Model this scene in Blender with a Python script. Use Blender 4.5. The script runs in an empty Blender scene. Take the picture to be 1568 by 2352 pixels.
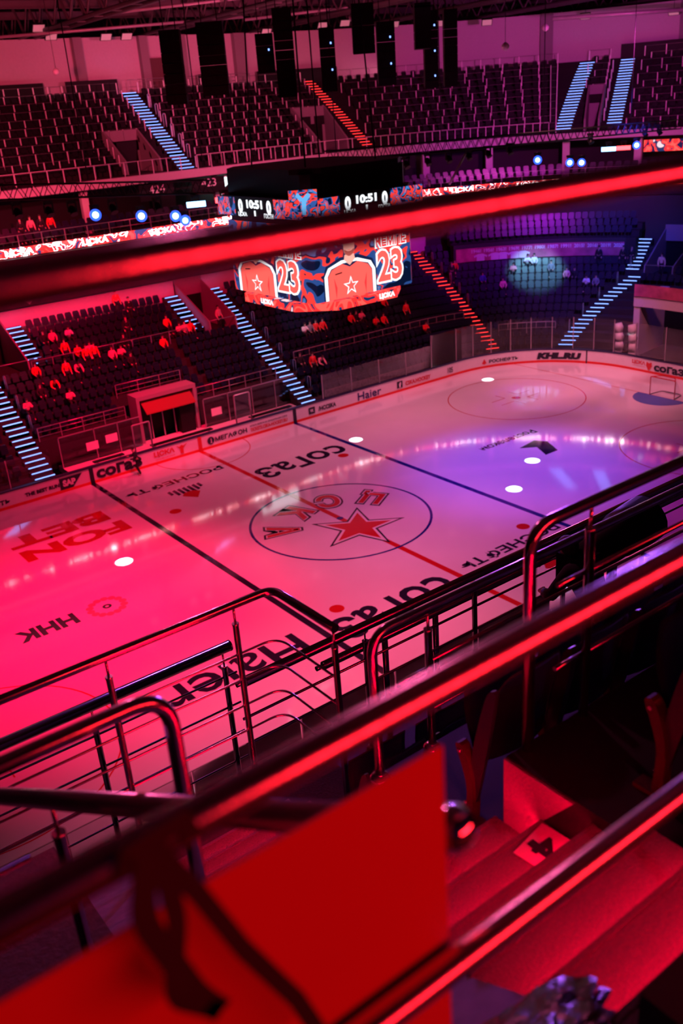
import bpy, bmesh, math, random
from mathutils import Vector, Matrix, Quaternion
random.seed(7)
PI = math.pi
SC = bpy.context.scene
COL = SC.collection

# ---------------------------------------------------------------- camera
CAM = Vector((-24.303, -34.299, 18.984))
YAW, PIT, ROL, FPX = 0.618104, -0.417225, -0.0772545, 2136.59
fw = Vector((math.sin(YAW)*math.cos(PIT), math.cos(YAW)*math.cos(PIT), math.sin(PIT)))
rt = fw.cross(Vector((0, 0, 1))).normalized(); up = rt.cross(fw)
rt2 = rt*math.cos(ROL)+up*math.sin(ROL); up2 = -rt*math.sin(ROL)+up*math.cos(ROL)
cd = bpy.data.cameras.new('camera'); cam = bpy.data.objects.new('camera', cd); COL.objects.link(cam)
cam.matrix_world = Matrix(((rt2.x, up2.x, -fw.x, CAM.x), (rt2.y, up2.y, -fw.y, CAM.y), (rt2.z, up2.z, -fw.z, CAM.z), (0, 0, 0, 1)))
cd.sensor_fit = 'VERTICAL'; cd.sensor_height = 36.0; cd.lens = FPX/2352*36
cd.clip_start = 0.05; cd.clip_end = 400
cd.dof.use_dof = True; cd.dof.focus_distance = 9.0; cd.dof.aperture_fstop = 1.9
SC.camera = cam

# ---------------------------------------------------------------- world, exposure, lights
w = bpy.data.worlds.new('world'); SC.world = w; w.use_nodes = True
w.node_tree.nodes['Background'].inputs[0].default_value = (0.9, 0.1, 0.3, 1)
w.node_tree.nodes['Background'].inputs[1].default_value = 0.0015
SC.view_settings.view_transform = 'Standard'; SC.view_settings.look = 'None'
SC.view_settings.exposure = 0.0; SC.view_settings.gamma = 1.0; SC.view_settings.use_curve_mapping = False

def look(o, target):
    d = (Vector(target)-o.location).normalized()
    o.rotation_euler = d.to_track_quat('-Z', 'Y').to_euler()
def spot(name, loc, target, col, power, ang, blend=0.6, rad=0.4):
    l = bpy.data.lights.new(name, 'SPOT'); l.color = col; l.energy = power; l.spot_size = math.radians(ang)
    l.spot_blend = blend; l.shadow_soft_size = rad
    o = bpy.data.objects.new(name, l); COL.objects.link(o); o.location = loc; look(o, target); return o
def area(name, loc, target, col, power, sx, sy):
    l = bpy.data.lights.new(name, 'AREA'); l.shape = 'RECTANGLE'; l.size = sx; l.size_y = sy; l.color = col; l.energy = power
    o = bpy.data.objects.new(name, l); COL.objects.link(o); o.location = loc; look(o, target); return o
# coloured floods hung in the roof truss, aimed at the ice
spot('ice_flood_pink', (-14, 2, 22), (-14.5, 0.5, 0), (1.0, 0.0, 0.06), 46000, 60, 1.0, 0.3)
spot('ice_flood_pink_near', (-9, -11, 21), (-9.5, -6.5, 0), (1.0, 0.025, 0.13), 13000, 66, 1.0, 0.3)
spot('ice_flood_violet', (14, 2, 22), (11.2, -1.8, 0), (0.20, 0.12, 1.0), 15500, 42, 0.9, 0.3)
spot('ice_flood_magenta', (12, -4, 22), (10.5, -3.5, 0), (0.42, 0.0, 0.40), 10500, 66, 0.9, 0.3)
spot('ice_flood_rose', (0, -13, 20), (1.0, -5.5, 0), (1.0, 0.17, 0.38), 7600, 54, 1.0, 0.5)
spot('ice_flood_rose_centre', (-1, -8, 13), (0.0, -1.0, 0), (1.0, 0.25, 0.5), 1500, 75, 1.0, 0.5)
spot('ice_flood_rose_far', (22, 6, 23), (22, 7.5, 0), (1.0, 0.22, 0.34), 15000, 70, 1.0, 0.5)
spot('ice_flood_boards', (9, 8, 17), (7, 13, 0), (1.0, 0.19, 0.34), 7800, 85, 1.0, 0.5)
spot('ice_flood_boards_left', (-8, 6, 17), (-7, 13.5, 0), (1.0, 0.03, 0.13), 5500, 85, 1.0, 0.5)
spot('ice_flood_boards_right', (22, 0, 17), (29, 6, 0), (1.0, 0.2, 0.32), 7500, 70, 1.0, 0.5)
# narrow moving-head beams that burn small white pools into the ice
for n, (x, y) in enumerate(((-10.05, 3.5), (7.68, 8.58), (21.86, 11.45), (12.14, -1.55), (8.53, -3.58))):
    spot('moving_head_beam', (x+1.5, y+3.0, 15.5), (x, y, 0), (0.8, 0.95, 1.0), 52000, 3.2, 0.35, 0.02)
# floods over the stands
spot('stand_flood_red', (-5, 7, 19), (-3, 24, 4), (1.0, 0.0, 0.05), 34000, 75, 0.9, 0.4)
spot('stand_flood_right', (16, 8, 19), (18, 23, 4), (1.0, 0.02, 0.08), 9000, 70, 0.9, 0.4)
spot('stand_flood_blue', (26, 4, 19), (38, 14, 4), (0.08, 0.06, 1.0), 17000, 56, 0.9, 0.4)
spot('stand_flood_violet', (22, 6, 19), (33, 24, 7), (0.5, 0.0, 0.7), 11000, 52, 0.9, 0.4)
spot('stand_beam_cyan', (24, 6, 15.5), (34.4, 18.4, 4.4), (0.25, 0.8, 1.0), 21000, 16, 0.7, 0.2)
spot('stand_beam_white', (2, 8, 15), (14.0, 22.5, 4.6), (0.5, 0.75, 1.0), 5200, 12, 0.6, 0.2)
spot('upper_flood_left', (-10, 9, 21), (-1, 36, 19), (1.0, 0.06, 0.14), 22000, 75, 1.0, 0.5)
spot('upper_flood_mid', (12, 9, 21), (20, 36, 19), (0.9, 0.07, 0.20), 20000, 75, 1.0, 0.5)
spot('upper_flood_right', (26, 3, 21), (44, 24, 18), (0.6, 0.04, 0.36), 22000, 75, 1.0, 0.5)
area('wall_wash', (12, 37.6, 20.9), (12, 40.6, 23.5), (1.0, 0.24, 0.36), 130, 60, 0.4)
area('wall_wash_right', (45, 25, 20.9), (48, 28, 23.0), (0.9, 0.12, 0.35), 45, 22, 0.4)
area('mezzanine_light', (10, 30.5, 13.9), (10, 31, 11), (1.0, 0.25, 0.35), 60, 50, 0.5)
# red light bar on the rear wall of our own deck
area('deck_light_bar', (-20.9, -37.6, 18.75), (-21.2, -33.0, 18.3), (1.0, 0.012, 0.026), 260, 6.4, 0.62)
# added fill lamps without seen fixtures, for deck, apron, roof and concourse wall
spot('deck_fill', (-16, -14, 25), (-22, -31, 15), (0.9, 0.10, 0.32), 2200, 50, 0.8, 0.4)  # added pink fill standing in for the glow off the ice
spot('deck_rim_fill', (2, -6, 16), (-20, -31.3, 16.0), (0.40, 0.10, 1.0), 9000, 34, 0.8, 0.3)  # added violet rim light in place of ice reflections on the seats
spot('apron_fill', (-6, -6, 18), (-9, -18.5, 0), (1.0, 0.16, 0.30), 9000, 80, 0.9, 0.4)  # added lamp for the ice floods' spill behind the near boards
spot('roof_fill', (8, 24, 15.2), (12, 24, 27), (1.0, 0.12, 0.22), 2600, 150, 0.8, 0.5)  # added upward fill that lifts the dark roof steel
spot('roof_fill_right', (34, 14, 15.2), (36, 14, 27), (0.8, 0.12, 0.35), 1600, 150, 0.8, 0.5)  # same added roof fill, right part
area('concourse_fill', (-1, 25.6, 7.9), (-1, 27.2, 6.9), (1.0, 0.06, 0.18), 60, 13, 0.3)  # added fill brightening the pale wall under the fascia

# ---------------------------------------------------------------- materials
MATS = {}
def mat(name, col, rough=0.5, metal=0.0, emis=None, es=0.0, bump=0.0, bscale=40.0, var=0.0, spec=0.5, ior=None, alpha=None):
    if name in MATS: return MATS[name]
    m = bpy.data.materials.new(name); m.use_nodes = True; nt = m.node_tree; b = nt.nodes['Principled BSDF']
    b.inputs['Base Color'].default_value = (*col, 1); b.inputs['Roughness'].default_value = rough; b.inputs['Metallic'].default_value = metal
    b.inputs['Specular IOR Level'].default_value = spec
    if ior: b.inputs['IOR'].default_value = ior
    if emis: b.inputs['Emission Color'].default_value = (*emis, 1); b.inputs['Emission Strength'].default_value = es
    tc = nt.nodes.new('ShaderNodeTexCoord')
    if var or bump:
        nz = nt.nodes.new('ShaderNodeTexNoise'); nz.inputs['Scale'].default_value = bscale; nz.inputs['Detail'].default_value = 4
        nt.links.new(tc.outputs['Object'], nz.inputs['Vector'])
    if var:
        mx = nt.nodes.new('ShaderNodeMixRGB'); mx.blend_type = 'MIX'
        mx.inputs[1].default_value = (*[c*(1-var) for c in col], 1); mx.inputs[2].default_value = (*[min(1, c*(1+var)) for c in col], 1)
        nt.links.new(nz.outputs['Fac'], mx.inputs[0]); nt.links.new(mx.outputs[0], b.inputs['Base Color'])
    if bump:
        bp = nt.nodes.new('ShaderNodeBump'); bp.inputs['Strength'].default_value = bump; bp.inputs['Distance'].default_value = 0.01
        nt.links.new(nz.outputs['Fac'], bp.inputs['Height']); nt.links.new(bp.outputs[0], b.inputs['Normal'])
    MATS[name] = m; return m
def emat(name, col, s): return mat(name, (0.02, 0.02, 0.02), 0.6, 0, col, s)
def camo(name, cols, scale, s, seed=0.0):
    """LED picture: flat patches of colour, as the screens show."""
    if name in MATS: return MATS[name]
    m = bpy.data.materials.new(name); m.use_nodes = True; nt = m.node_tree; b = nt.nodes['Principled BSDF']
    b.inputs['Base Color'].default_value = (0.01, 0.01, 0.01, 1); b.inputs['Roughness'].default_value = 0.5
    tc = nt.nodes.new('ShaderNodeTexCoord'); mp = nt.nodes.new('ShaderNodeMapping'); mp.inputs['Location'].default_value = (seed, seed*1.7, seed*.3)
    nz = nt.nodes.new('ShaderNodeTexNoise'); nz.inputs['Scale'].default_value = scale; nz.inputs['Detail'].default_value = 1.2; nz.inputs['Distortion'].default_value = 0.9
    cr = nt.nodes.new('ShaderNodeValToRGB'); cr.color_ramp.interpolation = 'CONSTANT'
    el = cr.color_ramp.elements; el[0].position = 0; el[0].color = (*cols[0][1], 1); el[1].position = cols[1][0]; el[1].color = (*cols[1][1], 1)
    for p, c in cols[2:]:
        e = el.new(p); e.color = (*c, 1)
    nt.links.new(tc.outputs['Object'], mp.inputs[0]); nt.links.new(mp.outputs[0], nz.inputs['Vector']); nt.links.new(nz.outputs['Fac'], cr.inputs[0])
    nt.links.new(cr.outputs[0], b.inputs['Emission Color']); b.inputs['Emission Strength'].default_value = s
    MATS[name] = m; return m
M_STEEL = mat('brushed_steel', (0.55, 0.5, 0.52), 0.16, 1.0, bump=0.04, bscale=300)
M_CHROME = mat('polished_chrome', (0.8, 0.78, 0.8), 0.07, 1.0, bump=0.06, bscale=25)
M_SATIN = mat('worn_chrome', (0.85, 0.8, 0.84), 0.27, 0.9, bump=0.08, bscale=30)
M_DSTEEL = mat('dull_steel', (0.5, 0.46, 0.5), 0.35, 0.6, bump=0.05, bscale=200)
M_CONC = mat('concrete', (0.30, 0.28, 0.29), 0.85, bump=0.5, bscale=30, var=0.25, spec=0.2)
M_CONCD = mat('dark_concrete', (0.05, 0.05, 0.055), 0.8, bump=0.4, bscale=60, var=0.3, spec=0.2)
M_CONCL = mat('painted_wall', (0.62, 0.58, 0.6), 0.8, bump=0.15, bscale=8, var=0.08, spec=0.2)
M_TIER = mat('stand_concrete', (0.036, 0.032, 0.036), 0.8, bump=0.2, bscale=10, var=0.2, spec=0.2)
M_RUBBER = mat('rubberised_step', (0.22, 0.18, 0.18), 0.7, bump=1.0, bscale=110, var=0.35, spec=0.35)
M_BLACKF = mat('black_floor', (0.018, 0.018, 0.02), 0.6, bump=0.6, bscale=200, var=0.4, spec=0.3)
M_SEAT = mat('seat_plastic', (0.016, 0.014, 0.03), 0.33, bump=0.1, bscale=80, spec=1.0)
M_SEATB = mat('seat_plastic_far', (0.006, 0.010, 0.035), 0.30, var=0.15, bscale=3, spec=0.7)
M_BLACK = mat('black_paint', (0.008, 0.008, 0.009), 0.55, var=0.2, bscale=12, spec=0.25)
M_ROOF = mat('roof_steel', (0.10, 0.085, 0.09), 0.6, 0.2, var=0.3, bscale=2)
M_DUCT = mat('duct_metal', (0.45, 0.42, 0.43), 0.45, 0.3, var=0.2, bscale=3)
M_ICE = mat('ice', (0.80, 0.83, 0.88), 0.06, spec=0.5, ior=2.0, var=0.05, bscale=0.6)
M_BOARD = mat('board_white', (0.82, 0.80, 0.82), 0.35, var=0.06, bscale=3)
M_BCAP = mat('board_cap', (0.02, 0.02, 0.08), 0.4, var=0.1)
M_KICK = mat('kick_plate', (0.75, 0.02, 0.02), 0.4, var=0.1)  # red that pink light gives the yellow plate, put into its colour
M_INK = mat('print_black', (0.012, 0.01, 0.03), 0.4)
M_INKR = mat('print_red', (0.65, 0.01, 0.02), 0.4)
def icepaint(name, c): return mat(name, c, 0.06, spec=0.5, ior=2.0, var=0.06, bscale=2)
P_RED = icepaint('ice_paint_red', (0.55, 0.01, 0.02)); P_BLUE = icepaint('ice_paint_blue', (0.005, 0.012, 0.22))
P_BLACK = icepaint('ice_paint_black', (0.015, 0.012, 0.04)); P_WHITE = icepaint('ice_paint_white', (0.85, 0.85, 0.88)); P_PALE = icepaint('ice_paint_rose', (0.75, 0.25, 0.28))
P_CREASE = icepaint('ice_paint_crease', (0.12, 0.2, 0.6)); P_FON = icepaint('ice_paint_crimson', (0.42, 0.0, 0.01))
M_LEDB = emat('led_blue', (0.19, 0.33, 1.0), 3.4); M_LEDR = emat('led_red', (1.0, 0.03, 0.03), 2.6); M_LEDS = emat('led_step_red', (1.0, 0.0, 0.035), 60.0)
M_GLOW = emat('lit_white', (0.85, 0.95, 1.0), 2.0)
E_WHITE = emat('screen_white', (0.9, 0.95, 1.0), 1.6); E_RED = emat('screen_red', (1.0, 0.03, 0.035), 1.4); E_CORAL = emat('screen_coral', (1.0, 0.11, 0.09), 1.3); E_NAVY = emat('screen_navy', (0.005, 0.015, 0.07), 1.0)
E_SKIN = emat('screen_skin', (0.95, 0.42, 0.34), 1.2); E_SKIND = emat('screen_skin_shade', (0.5, 0.10, 0.08), 1.0); E_BLACK = emat('screen_black', (0.004, 0.004, 0.006), 1.0); E_CYAN = emat('screen_cyan', (0.25, 0.8, 0.75), 1.2)
CAMO = camo('led_camouflage', [(0, (0.0, 0.006, 0.03)), (0.38, (0.02, 0.07, 0.26)), (0.47, (1.0, 0.05, 0.04)), (0.55, (0.003, 0.012, 0.06)), (0.60, (0.05, 0.16, 0.42)), (0.66, (1.0, 0.09, 0.07))], 0.9, 1.1)
CAMOS = camo('led_camouflage_fine', [(0, (0.0, 0.006, 0.03)), (0.38, (0.03, 0.10, 0.36)), (0.46, (1.0, 0.05, 0.04)), (0.54, (0.003, 0.012, 0.06)), (0.58, (0.05, 0.22, 0.6)), (0.64, (1.0, 0.09, 0.07))], 2.6, 1.1)
CAMOR = camo('led_ribbon_picture', [(0, (0.001, 0.003, 0.012)), (0.38, (0.08, 0.002, 0.002)), (0.46, (0.14, 0.006, 0.006)), (0.54, (0.9, 0.55, 0.6)), (0.553, (0.10, 0.003, 0.003)), (0.62, (0.001, 0.003, 0.012)), (0.66, (0.9, 0.6, 0.65))], 1.5, 25.0)
CAMOQ = camo('led_ring_picture', [(0, (0.001, 0.01, 0.05)), (0.38, (1.0, 0.03, 0.03)), (0.46, (1.0, 0.10, 0.08)), (0.53, (0.9, 0.03, 0.03)), (0.60, (0.004, 0.03, 0.1)), (0.66, (0.9, 0.6, 0.65))], 1.1, 1.3)
def glassmat():
    m = bpy.data.materials.new('clear_glass'); m.use_nodes = True; nt = m.node_tree; nt.nodes.clear()
    o = nt.nodes.new('ShaderNodeOutputMaterial'); t = nt.nodes.new('ShaderNodeBsdfTransparent'); g = nt.nodes.new('ShaderNodeBsdfGlossy')
    t.inputs[0].default_value = (0.93, 0.94, 0.95, 1); g.inputs[1].default_value = 0.04; fr = nt.nodes.new('ShaderNodeFresnel'); fr.inputs[0].default_value = 1.45
    x = nt.nodes.new('ShaderNodeMixShader'); nt.links.new(fr.outputs[0], x.inputs[0]); nt.links.new(t.outputs[0], x.inputs[1]); nt.links.new(g.outputs[0], x.inputs[2]); nt.links.new(x.outputs[0], o.inputs[0])
    return m
M_GLASS = glassmat()

# ---------------------------------------------------------------- helpers
def tag(o, label=None, cat=None, group=None, kind=None):
    if label: o['label'] = label
    if cat: o['category'] = cat
    if group: o['group'] = group
    if kind: o['kind'] = kind
    return o
def empty(name, loc=(0, 0, 0), rz=0.0, parent=None):
    o = bpy.data.objects.new(name, None); COL.objects.link(o); o.location = loc; o.rotation_euler = (0, 0, rz); o.empty_display_size = 0.2
    if parent: o.parent = parent
    return o
def thing(name, label, cat, loc=(0, 0, 0), rz=0.0, group=None, kind=None): return tag(empty(name, loc, rz), label, cat, group, kind)
def link(name, me, m, parent=None):
    o = bpy.data.objects.new(name, me)
    if m is not None:
        me.materials.clear(); me.materials.append(m)
    COL.objects.link(o)
    if parent: o.parent = parent
    return o
class MB:
    def __init__(s): s.bm = bmesh.new()
    def box(s, a, b, M=None):
        (x0, y0, z0), (x1, y1, z1) = a, b
        vs = [s.bm.verts.new(Vector(p)) for p in ((x0, y0, z0), (x1, y0, z0), (x1, y1, z0), (x0, y1, z0), (x0, y0, z1), (x1, y0, z1), (x1, y1, z1), (x0, y1, z1))]
        for f in ((0, 3, 2, 1), (4, 5, 6, 7), (0, 1, 5, 4), (1, 2, 6, 5), (2, 3, 7, 6), (3, 0, 4, 7)): s.bm.faces.new([vs[i] for i in f])
        if M is not None:
            for v in vs: v.co = M @ v.co
        return s
    def quad(s, *ps):
        s.bm.faces.new([s.bm.verts.new(Vector(p)) for p in ps]); return s
    def poly(s, pts): return s.quad(*pts)
    def prism(s, pts, off):
        off = Vector(off); n = len(pts); a = [s.bm.verts.new(Vector(p)) for p in pts]; b = [s.bm.verts.new(Vector(p)+off) for p in pts]
        s.bm.faces.new(a[::-1]); s.bm.faces.new(b)
        for i in range(n): s.bm.faces.new((a[i], a[(i+1) % n], b[(i+1) % n], b[i]))
        return s
    def tube(s, path, r, seg=12, cap=True, smooth=True):
        pts = [Vector(p) for p in path]; rs = r if isinstance(r, (list, tuple)) else [r]*len(pts)
        t0 = (pts[1]-pts[0]).normalized(); n = t0.orthogonal().normalized(); rings = []
        for i, p in enumerate(pts):
            t = ((pts[min(i+1, len(pts)-1)]-pts[i]).normalized()+(pts[i]-pts[max(i-1, 0)]).normalized())
            t = t.normalized() if t.length > 1e-6 else t0
            n = (n-t*n.dot(t)).normalized(); bnm = t.cross(n)
            rings.append([s.bm.verts.new(p+(n*math.cos(2*PI*k/seg)+bnm*math.sin(2*PI*k/seg))*rs[i]) for k in range(seg)])
        for a, b in zip(rings, rings[1:]):
            for k in range(seg):
                f = s.bm.faces.new((a[k], a[(k+1) % seg], b[(k+1) % seg], b[k])); f.smooth = smooth
        if cap:
            s.bm.faces.new(rings[0][::-1]); s.bm.faces.new(rings[-1])
        return s
    def disc(s, c, r, n=32, r0=0.0):
        c = Vector(c)
        o = [s.bm.verts.new(c+Vector((math.cos(2*PI*k/n)*r, math.sin(2*PI*k/n)*r, 0))) for k in range(n)]
        if r0 <= 0: s.bm.faces.new(o)
        else:
            i = [s.bm.verts.new(c+Vector((math.cos(2*PI*k/n)*r0, math.sin(2*PI*k/n)*r0, 0))) for k in range(n)]
            for k in range(n): s.bm.faces.new((o[k], o[(k+1) % n], i[(k+1) % n], i[k]))
        return s
    def mesh(s, name, fix=True):
        if fix: bmesh.ops.recalc_face_normals(s.bm, faces=s.bm.faces[:])
        me = bpy.data.meshes.new(name); s.bm.to_mesh(me); s.bm.free(); return me
    def build(s, name, m, parent=None, fix=True): return link(name, s.mesh(name, fix), m, parent)
def cyl(a, b, r, seg=12): return MB().tube([a, b], r, seg)
def fillet(pts, rad, n=6):
    pts = [Vector(p) for p in pts]; out = [pts[0]]
    for i in range(1, len(pts)-1):
        a, b, c = pts[i-1], pts[i], pts[i+1]; d1 = (a-b).normalized(); d2 = (c-b).normalized(); rr = min(rad, (a-b).length*.45, (c-b).length*.45)
        p0 = b+d1*rr; p2 = b+d2*rr
        for k in range(n+1):
            t = k/n; out.append(p0*(1-t)**2+b*2*t*(1-t)+p2*t*t)
    out.append(pts[-1]); return out
def bevel(o, wd=0.01, seg=2):
    m = o.modifiers.new('bevel', 'BEVEL'); m.width = wd; m.segments = seg; m.limit_method = 'ANGLE'; return o
def text_mesh(body, size=1.0, bold=0.0, depth=0.0, shear=0.0, space=1.0):
    c = bpy.data.curves.new('lettering', 'FONT'); c.body = body; c.size = size; c.offset = bold; c.extrude = depth; c.shear = shear
    c.align_x = 'CENTER'; c.align_y = 'CENTER'; c.resolution_u = 3; c.space_character = space
    o = bpy.data.objects.new('lettering', c); COL.objects.link(o); dg = bpy.context.evaluated_depsgraph_get()
    me = bpy.data.meshes.new_from_object(o.evaluated_get(dg)); bpy.data.objects.remove(o); bpy.data.curves.remove(c)
    xs = [v.co.x for v in me.vertices]; ys = [v.co.y for v in me.vertices]
    cx = (min(xs)+max(xs))/2; cy = (min(ys)+max(ys))/2
    for v in me.vertices: v.co.x -= cx; v.co.y -= cy
    return me, max(xs)-min(xs), max(ys)-min(ys)
def fit_text(body, wd, ht, bold=0.0, depth=0.0, shear=0.0, space=1.0):
    me, a, b = text_mesh(body, 1.0, bold, depth, shear, space)
    for v in me.vertices: v.co.x *= wd/a; v.co.y *= ht/b
    return me
def mapmesh(me, fn):
    for v in me.vertices: v.co = Vector(fn(v.co.x, v.co.y, v.co.z))
    return me

# the bowl: everything round the rink runs along a rounded path, t along it, rho out from the corner centre
CX, CY, RR = 21.5, 5.6, 22.0
TC = CX; TE = CX+RR*PI/2
def W(t, rho, z=0.0):
    if t <= TC: return Vector((t, CY+rho, z))
    if t <= TE:
        a = (t-TC)/RR; return Vector((CX+rho*math.sin(a), CY+rho*math.cos(a), z))
    return Vector((CX+rho, CY-(t-TE), z))
def ANG(t): return 0.0 if t <= TC else (-(t-TC)/RR if t <= TE else -PI/2)   # z-rotation that turns local +y outwards
def samples(a, b, step=1.5):
    if b <= TC: return [a, b]
    n = max(1, int((b-a)/step)); return [a+(b-a)*i/n for i in range(n+1)]
def sweep(mb, a, b, prof, step=1.5, closed=True):
    """sweep a (rho,z) profile along the bowl path"""
    ts = samples(a, b, step); rings = []
    for t in ts: rings.append([mb.bm.verts.new(W(t, r, z)) for r, z in prof])
    n = len(prof)
    for p, q in zip(rings, rings[1:]):
        for k in range(n if closed else n-1): mb.bm.faces.new((p[k], p[(k+1) % n], q[(k+1) % n], q[k]))
    if closed:
        mb.bm.faces.new(rings[0][::-1]); mb.bm.faces.new(rings[-1])
    return mb
def copyo(o, parent=None, loc=None, rz=None):
    c = o.copy(); COL.objects.link(c); c.parent = parent
    if loc is not None: c.location = loc
    if rz is not None: c.rotation_euler = (0, 0, rz)
    return c
def copy_tree(o, parent=None, loc=None, rz=None):
    c = copyo(o, parent, loc, rz)
    for ch in list(o.children): copy_tree(ch, c)
    return c
ORD = ['first', 'second', 'third', 'fourth', 'fifth', 'sixth', 'seventh', 'eighth', 'ninth', 'tenth', 'eleventh', 'twelfth', 'thirteenth', 'fourteenth', 'fifteenth', 'sixteenth']
def pix(p):
    d = Vector(p)-CAM; z = d.dot(fw); return (784+FPX*d.dot(rt2)/z, 1176-FPX*d.dot(up2)/z, z)
# ================================================================ ICE
ice = MB()
outline = []
for sx, sy, a0 in ((1, 1, 0), (-1, 1, 90), (-1, -1, 180), (1, -1, 270)):
    for k in range(13):
        a = math.radians(a0+90*k/12); outline.append((sx*21.5+8.5*math.cos(a), sy*5.6+8.5*math.sin(a), 0))
ice.prism([(x, y, -0.1) for x, y, z in outline], (0, 0, 0.1))
floor = tag(ice.build('floor', M_ICE), 'white rink ice under pink and violet light', 'ice', kind='structure')
def mark(name, mb, m, z=None): return mb.build(name, m, floor)
def linebox(x0, x1, y0, y1, z=0.003): return MB().quad((x0, y0, z), (x1, y0, z), (x1, y1, z), (x0, y1, z))
mark('centre_line', linebox(-.15, .15, -14.1, 14.1), P_RED)
for s in (-1, 1): mark('blue_line', linebox(s*7.0-.15, s*7.0+.15, -14.1, 14.1), P_BLUE if s > 0 else P_BLACK)  # left blue line painted black, its look under the pink flood
for s in (-1, 1): mark('goal_line', linebox(s*26-.03, s*26+.03, -12.9, 12.9), P_RED)
mark('centre_circle', MB().disc((0, 0, .004), 4.55, 72, 4.42), P_BLUE)
for sx in (-1, 1):
    for sy in (-1, 1):
        mark('faceoff_circle', MB().disc((sx*20, sy*7, .004), 4.53, 64, 4.47), P_RED)
        mark('faceoff_dot', MB().disc((sx*20, sy*7, .005), .3, 24), P_RED)
        mark('faceoff_dot', MB().disc((sx*5.5, sy*7, .005), .32, 24), P_RED)
        b = MB()
        for ax in (-1, 1):
            for ay in (-1, 1):
                x = sx*20+ax*.6; y = sy*7+ay*.45
                b.quad((x, y, .006), (x+ax*1.2, y, .006), (x+ax*1.2, y+.05, .006), (x, y+.05, .006)); b.quad((x, y, .006), (x+.05, y, .006), (x+.05, y+ay*.9, .006), (x, y+ay*.9, .006))
        mark('faceoff_marks', b, P_RED)
b = MB(); n = 24
for k in range(n):
    a, c = PI+PI*k/n, PI+PI*(k+1)/n
    b.quad((3.03*math.cos(a), 14.1+3.03*math.sin(a), .004), (3.03*math.cos(c), 14.1+3.03*math.sin(c), .004), (2.97*math.cos(c), 14.1+2.97*math.sin(c), .004), (2.97*math.cos(a), 14.1+2.97*math.sin(a), .004))
mark('referee_crease', b, P_RED)
b = MB(); b.poly([(26+1.8*math.cos(a), 1.8*math.sin(a), .004) for a in [PI/2+PI*k/16 for k in range(17)]]); mark('goal_crease', b, P_CREASE)
def icetext(name, body, x, y, wd, ht, m, rot=PI, bold=.03, z=.006, **k):
    me = fit_text(body, wd, ht, bold, **k); c, s = math.cos(rot), math.sin(rot)
    mapmesh(me, lambda a, b_, z_: (x+a*c-b_*s, y+a*s+b_*c, z)); return link(name, me, m, floor)
icetext('insurer_lettering', 'coгaз', 3.35, 8.05, 6.0, 1.75, P_BLACK, bold=.018)
icetext('insurer_lettering', 'coгaз', -3.6, -8.5, 6.0, 1.75, P_BLACK, bold=.018)
icetext('oil_company_lettering', 'РОСНЕФТЬ', -3.5, 10.85, 6.1, .72, P_BLACK)
icetext('oil_company_lettering', 'РОСНЕФТЬ', 3.6, -8.0, 6.1, .75, P_BLACK)
for (ox, oy) in ((-3.7, 9.1), (3.6, -10.0)):
    b = MB()
    for k in range(7):
        h = (.45, .75, 1.0, .8, 1.0, .75, .45)[k]; x = ox-.95+k*.3; b.quad((x, oy+.35-h*.9, .006), (x+.2, oy+.35-h*.9+.1, .006), (x+.2, oy+.6, .006), (x, oy+.5, .006))
    mark('oil_company_bars', b, P_BLACK)
    mark('oil_company_flame', MB().poly([(ox-.55, oy-.55, .007), (ox, oy-1.3, .007), (ox+.55, oy-.55, .007), (ox+.25, oy-.2, .007), (ox-.25, oy-.2, .007)]), P_RED)
icetext('betting_lettering', 'FON', -10.75, 7.45, 5.4, 1.45, P_FON, bold=.05)
icetext('betting_lettering', 'BET', -10.95, 9.35, 5.2, 1.45, P_FON, bold=.05)
icetext('refinery_lettering', 'ННК', -15.05, .1, 2.5, 1.0, P_BLACK, bold=.05)
fl = MB()
for k in range(14):
    a = 2*PI*k/14; c = (-12.45+.72*math.cos(a), .05+.72*math.sin(a), .005); fl.disc(c, .17, 12)
mark('refinery_flower', fl, P_PALE); mark('refinery_centre', MB().disc((-12.45, .05, .006), .2, 12, .08), P_BLACK)
icetext('appliance_lettering', 'Haier', -10.9, -8.2, 5.9, 1.9, P_BLACK, bold=.012)
icetext('telecom_lettering', 'Ростелеком', 13.7, 1.7, 4.4, .62, P_BLACK)
mark('telecom_logo', MB().poly([(13.1, .3, .006), (14.6, .55, .006), (15.0, -.1, .006), (14.3, -1.5, .006), (13.3, -1.5, .006), (13.9, -.3, .006)]), P_BLACK)
def star(cx, cy, r, z, k=.42, a0=-PI/2): return MB().poly([(cx+(r if i % 2 == 0 else r*k)*math.cos(a0+PI*i/5), cy+(r if i % 2 == 0 else r*k)*math.sin(a0+PI*i/5), z) for i in range(10)])
mark('club_star_outline', star(0, -1.45, 2.42, .006, .40), P_BLACK); mark('club_star_gap', star(0, -1.45, 2.15, .008, .385), P_WHITE); mark('club_star', star(0, -1.45, 1.72, .010, .40), P_RED)
mark('centre_dot', MB().disc((0.0, .05, .011), .17, 20), P_BLUE)
for ch, x, y, a in (('Ц', 2.75, .95, 122), ('С', .85, 2.2, 158), ('К', -1.2, 2.15, 203), ('А', -2.85, .85, 240)):
    for nm, bo, m, z, wd, ht in (('club_letter_outline', .10, P_BLACK, .006, 1.52, 1.95), ('club_letter_gap', .055, P_WHITE, .008, 1.32, 1.74), ('club_letter', .035, P_RED, .010, 1.2, 1.62)):
        icetext(nm, ch, x, y, wd, ht, m, rot=math.radians(a), bold=bo, z=z)

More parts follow.
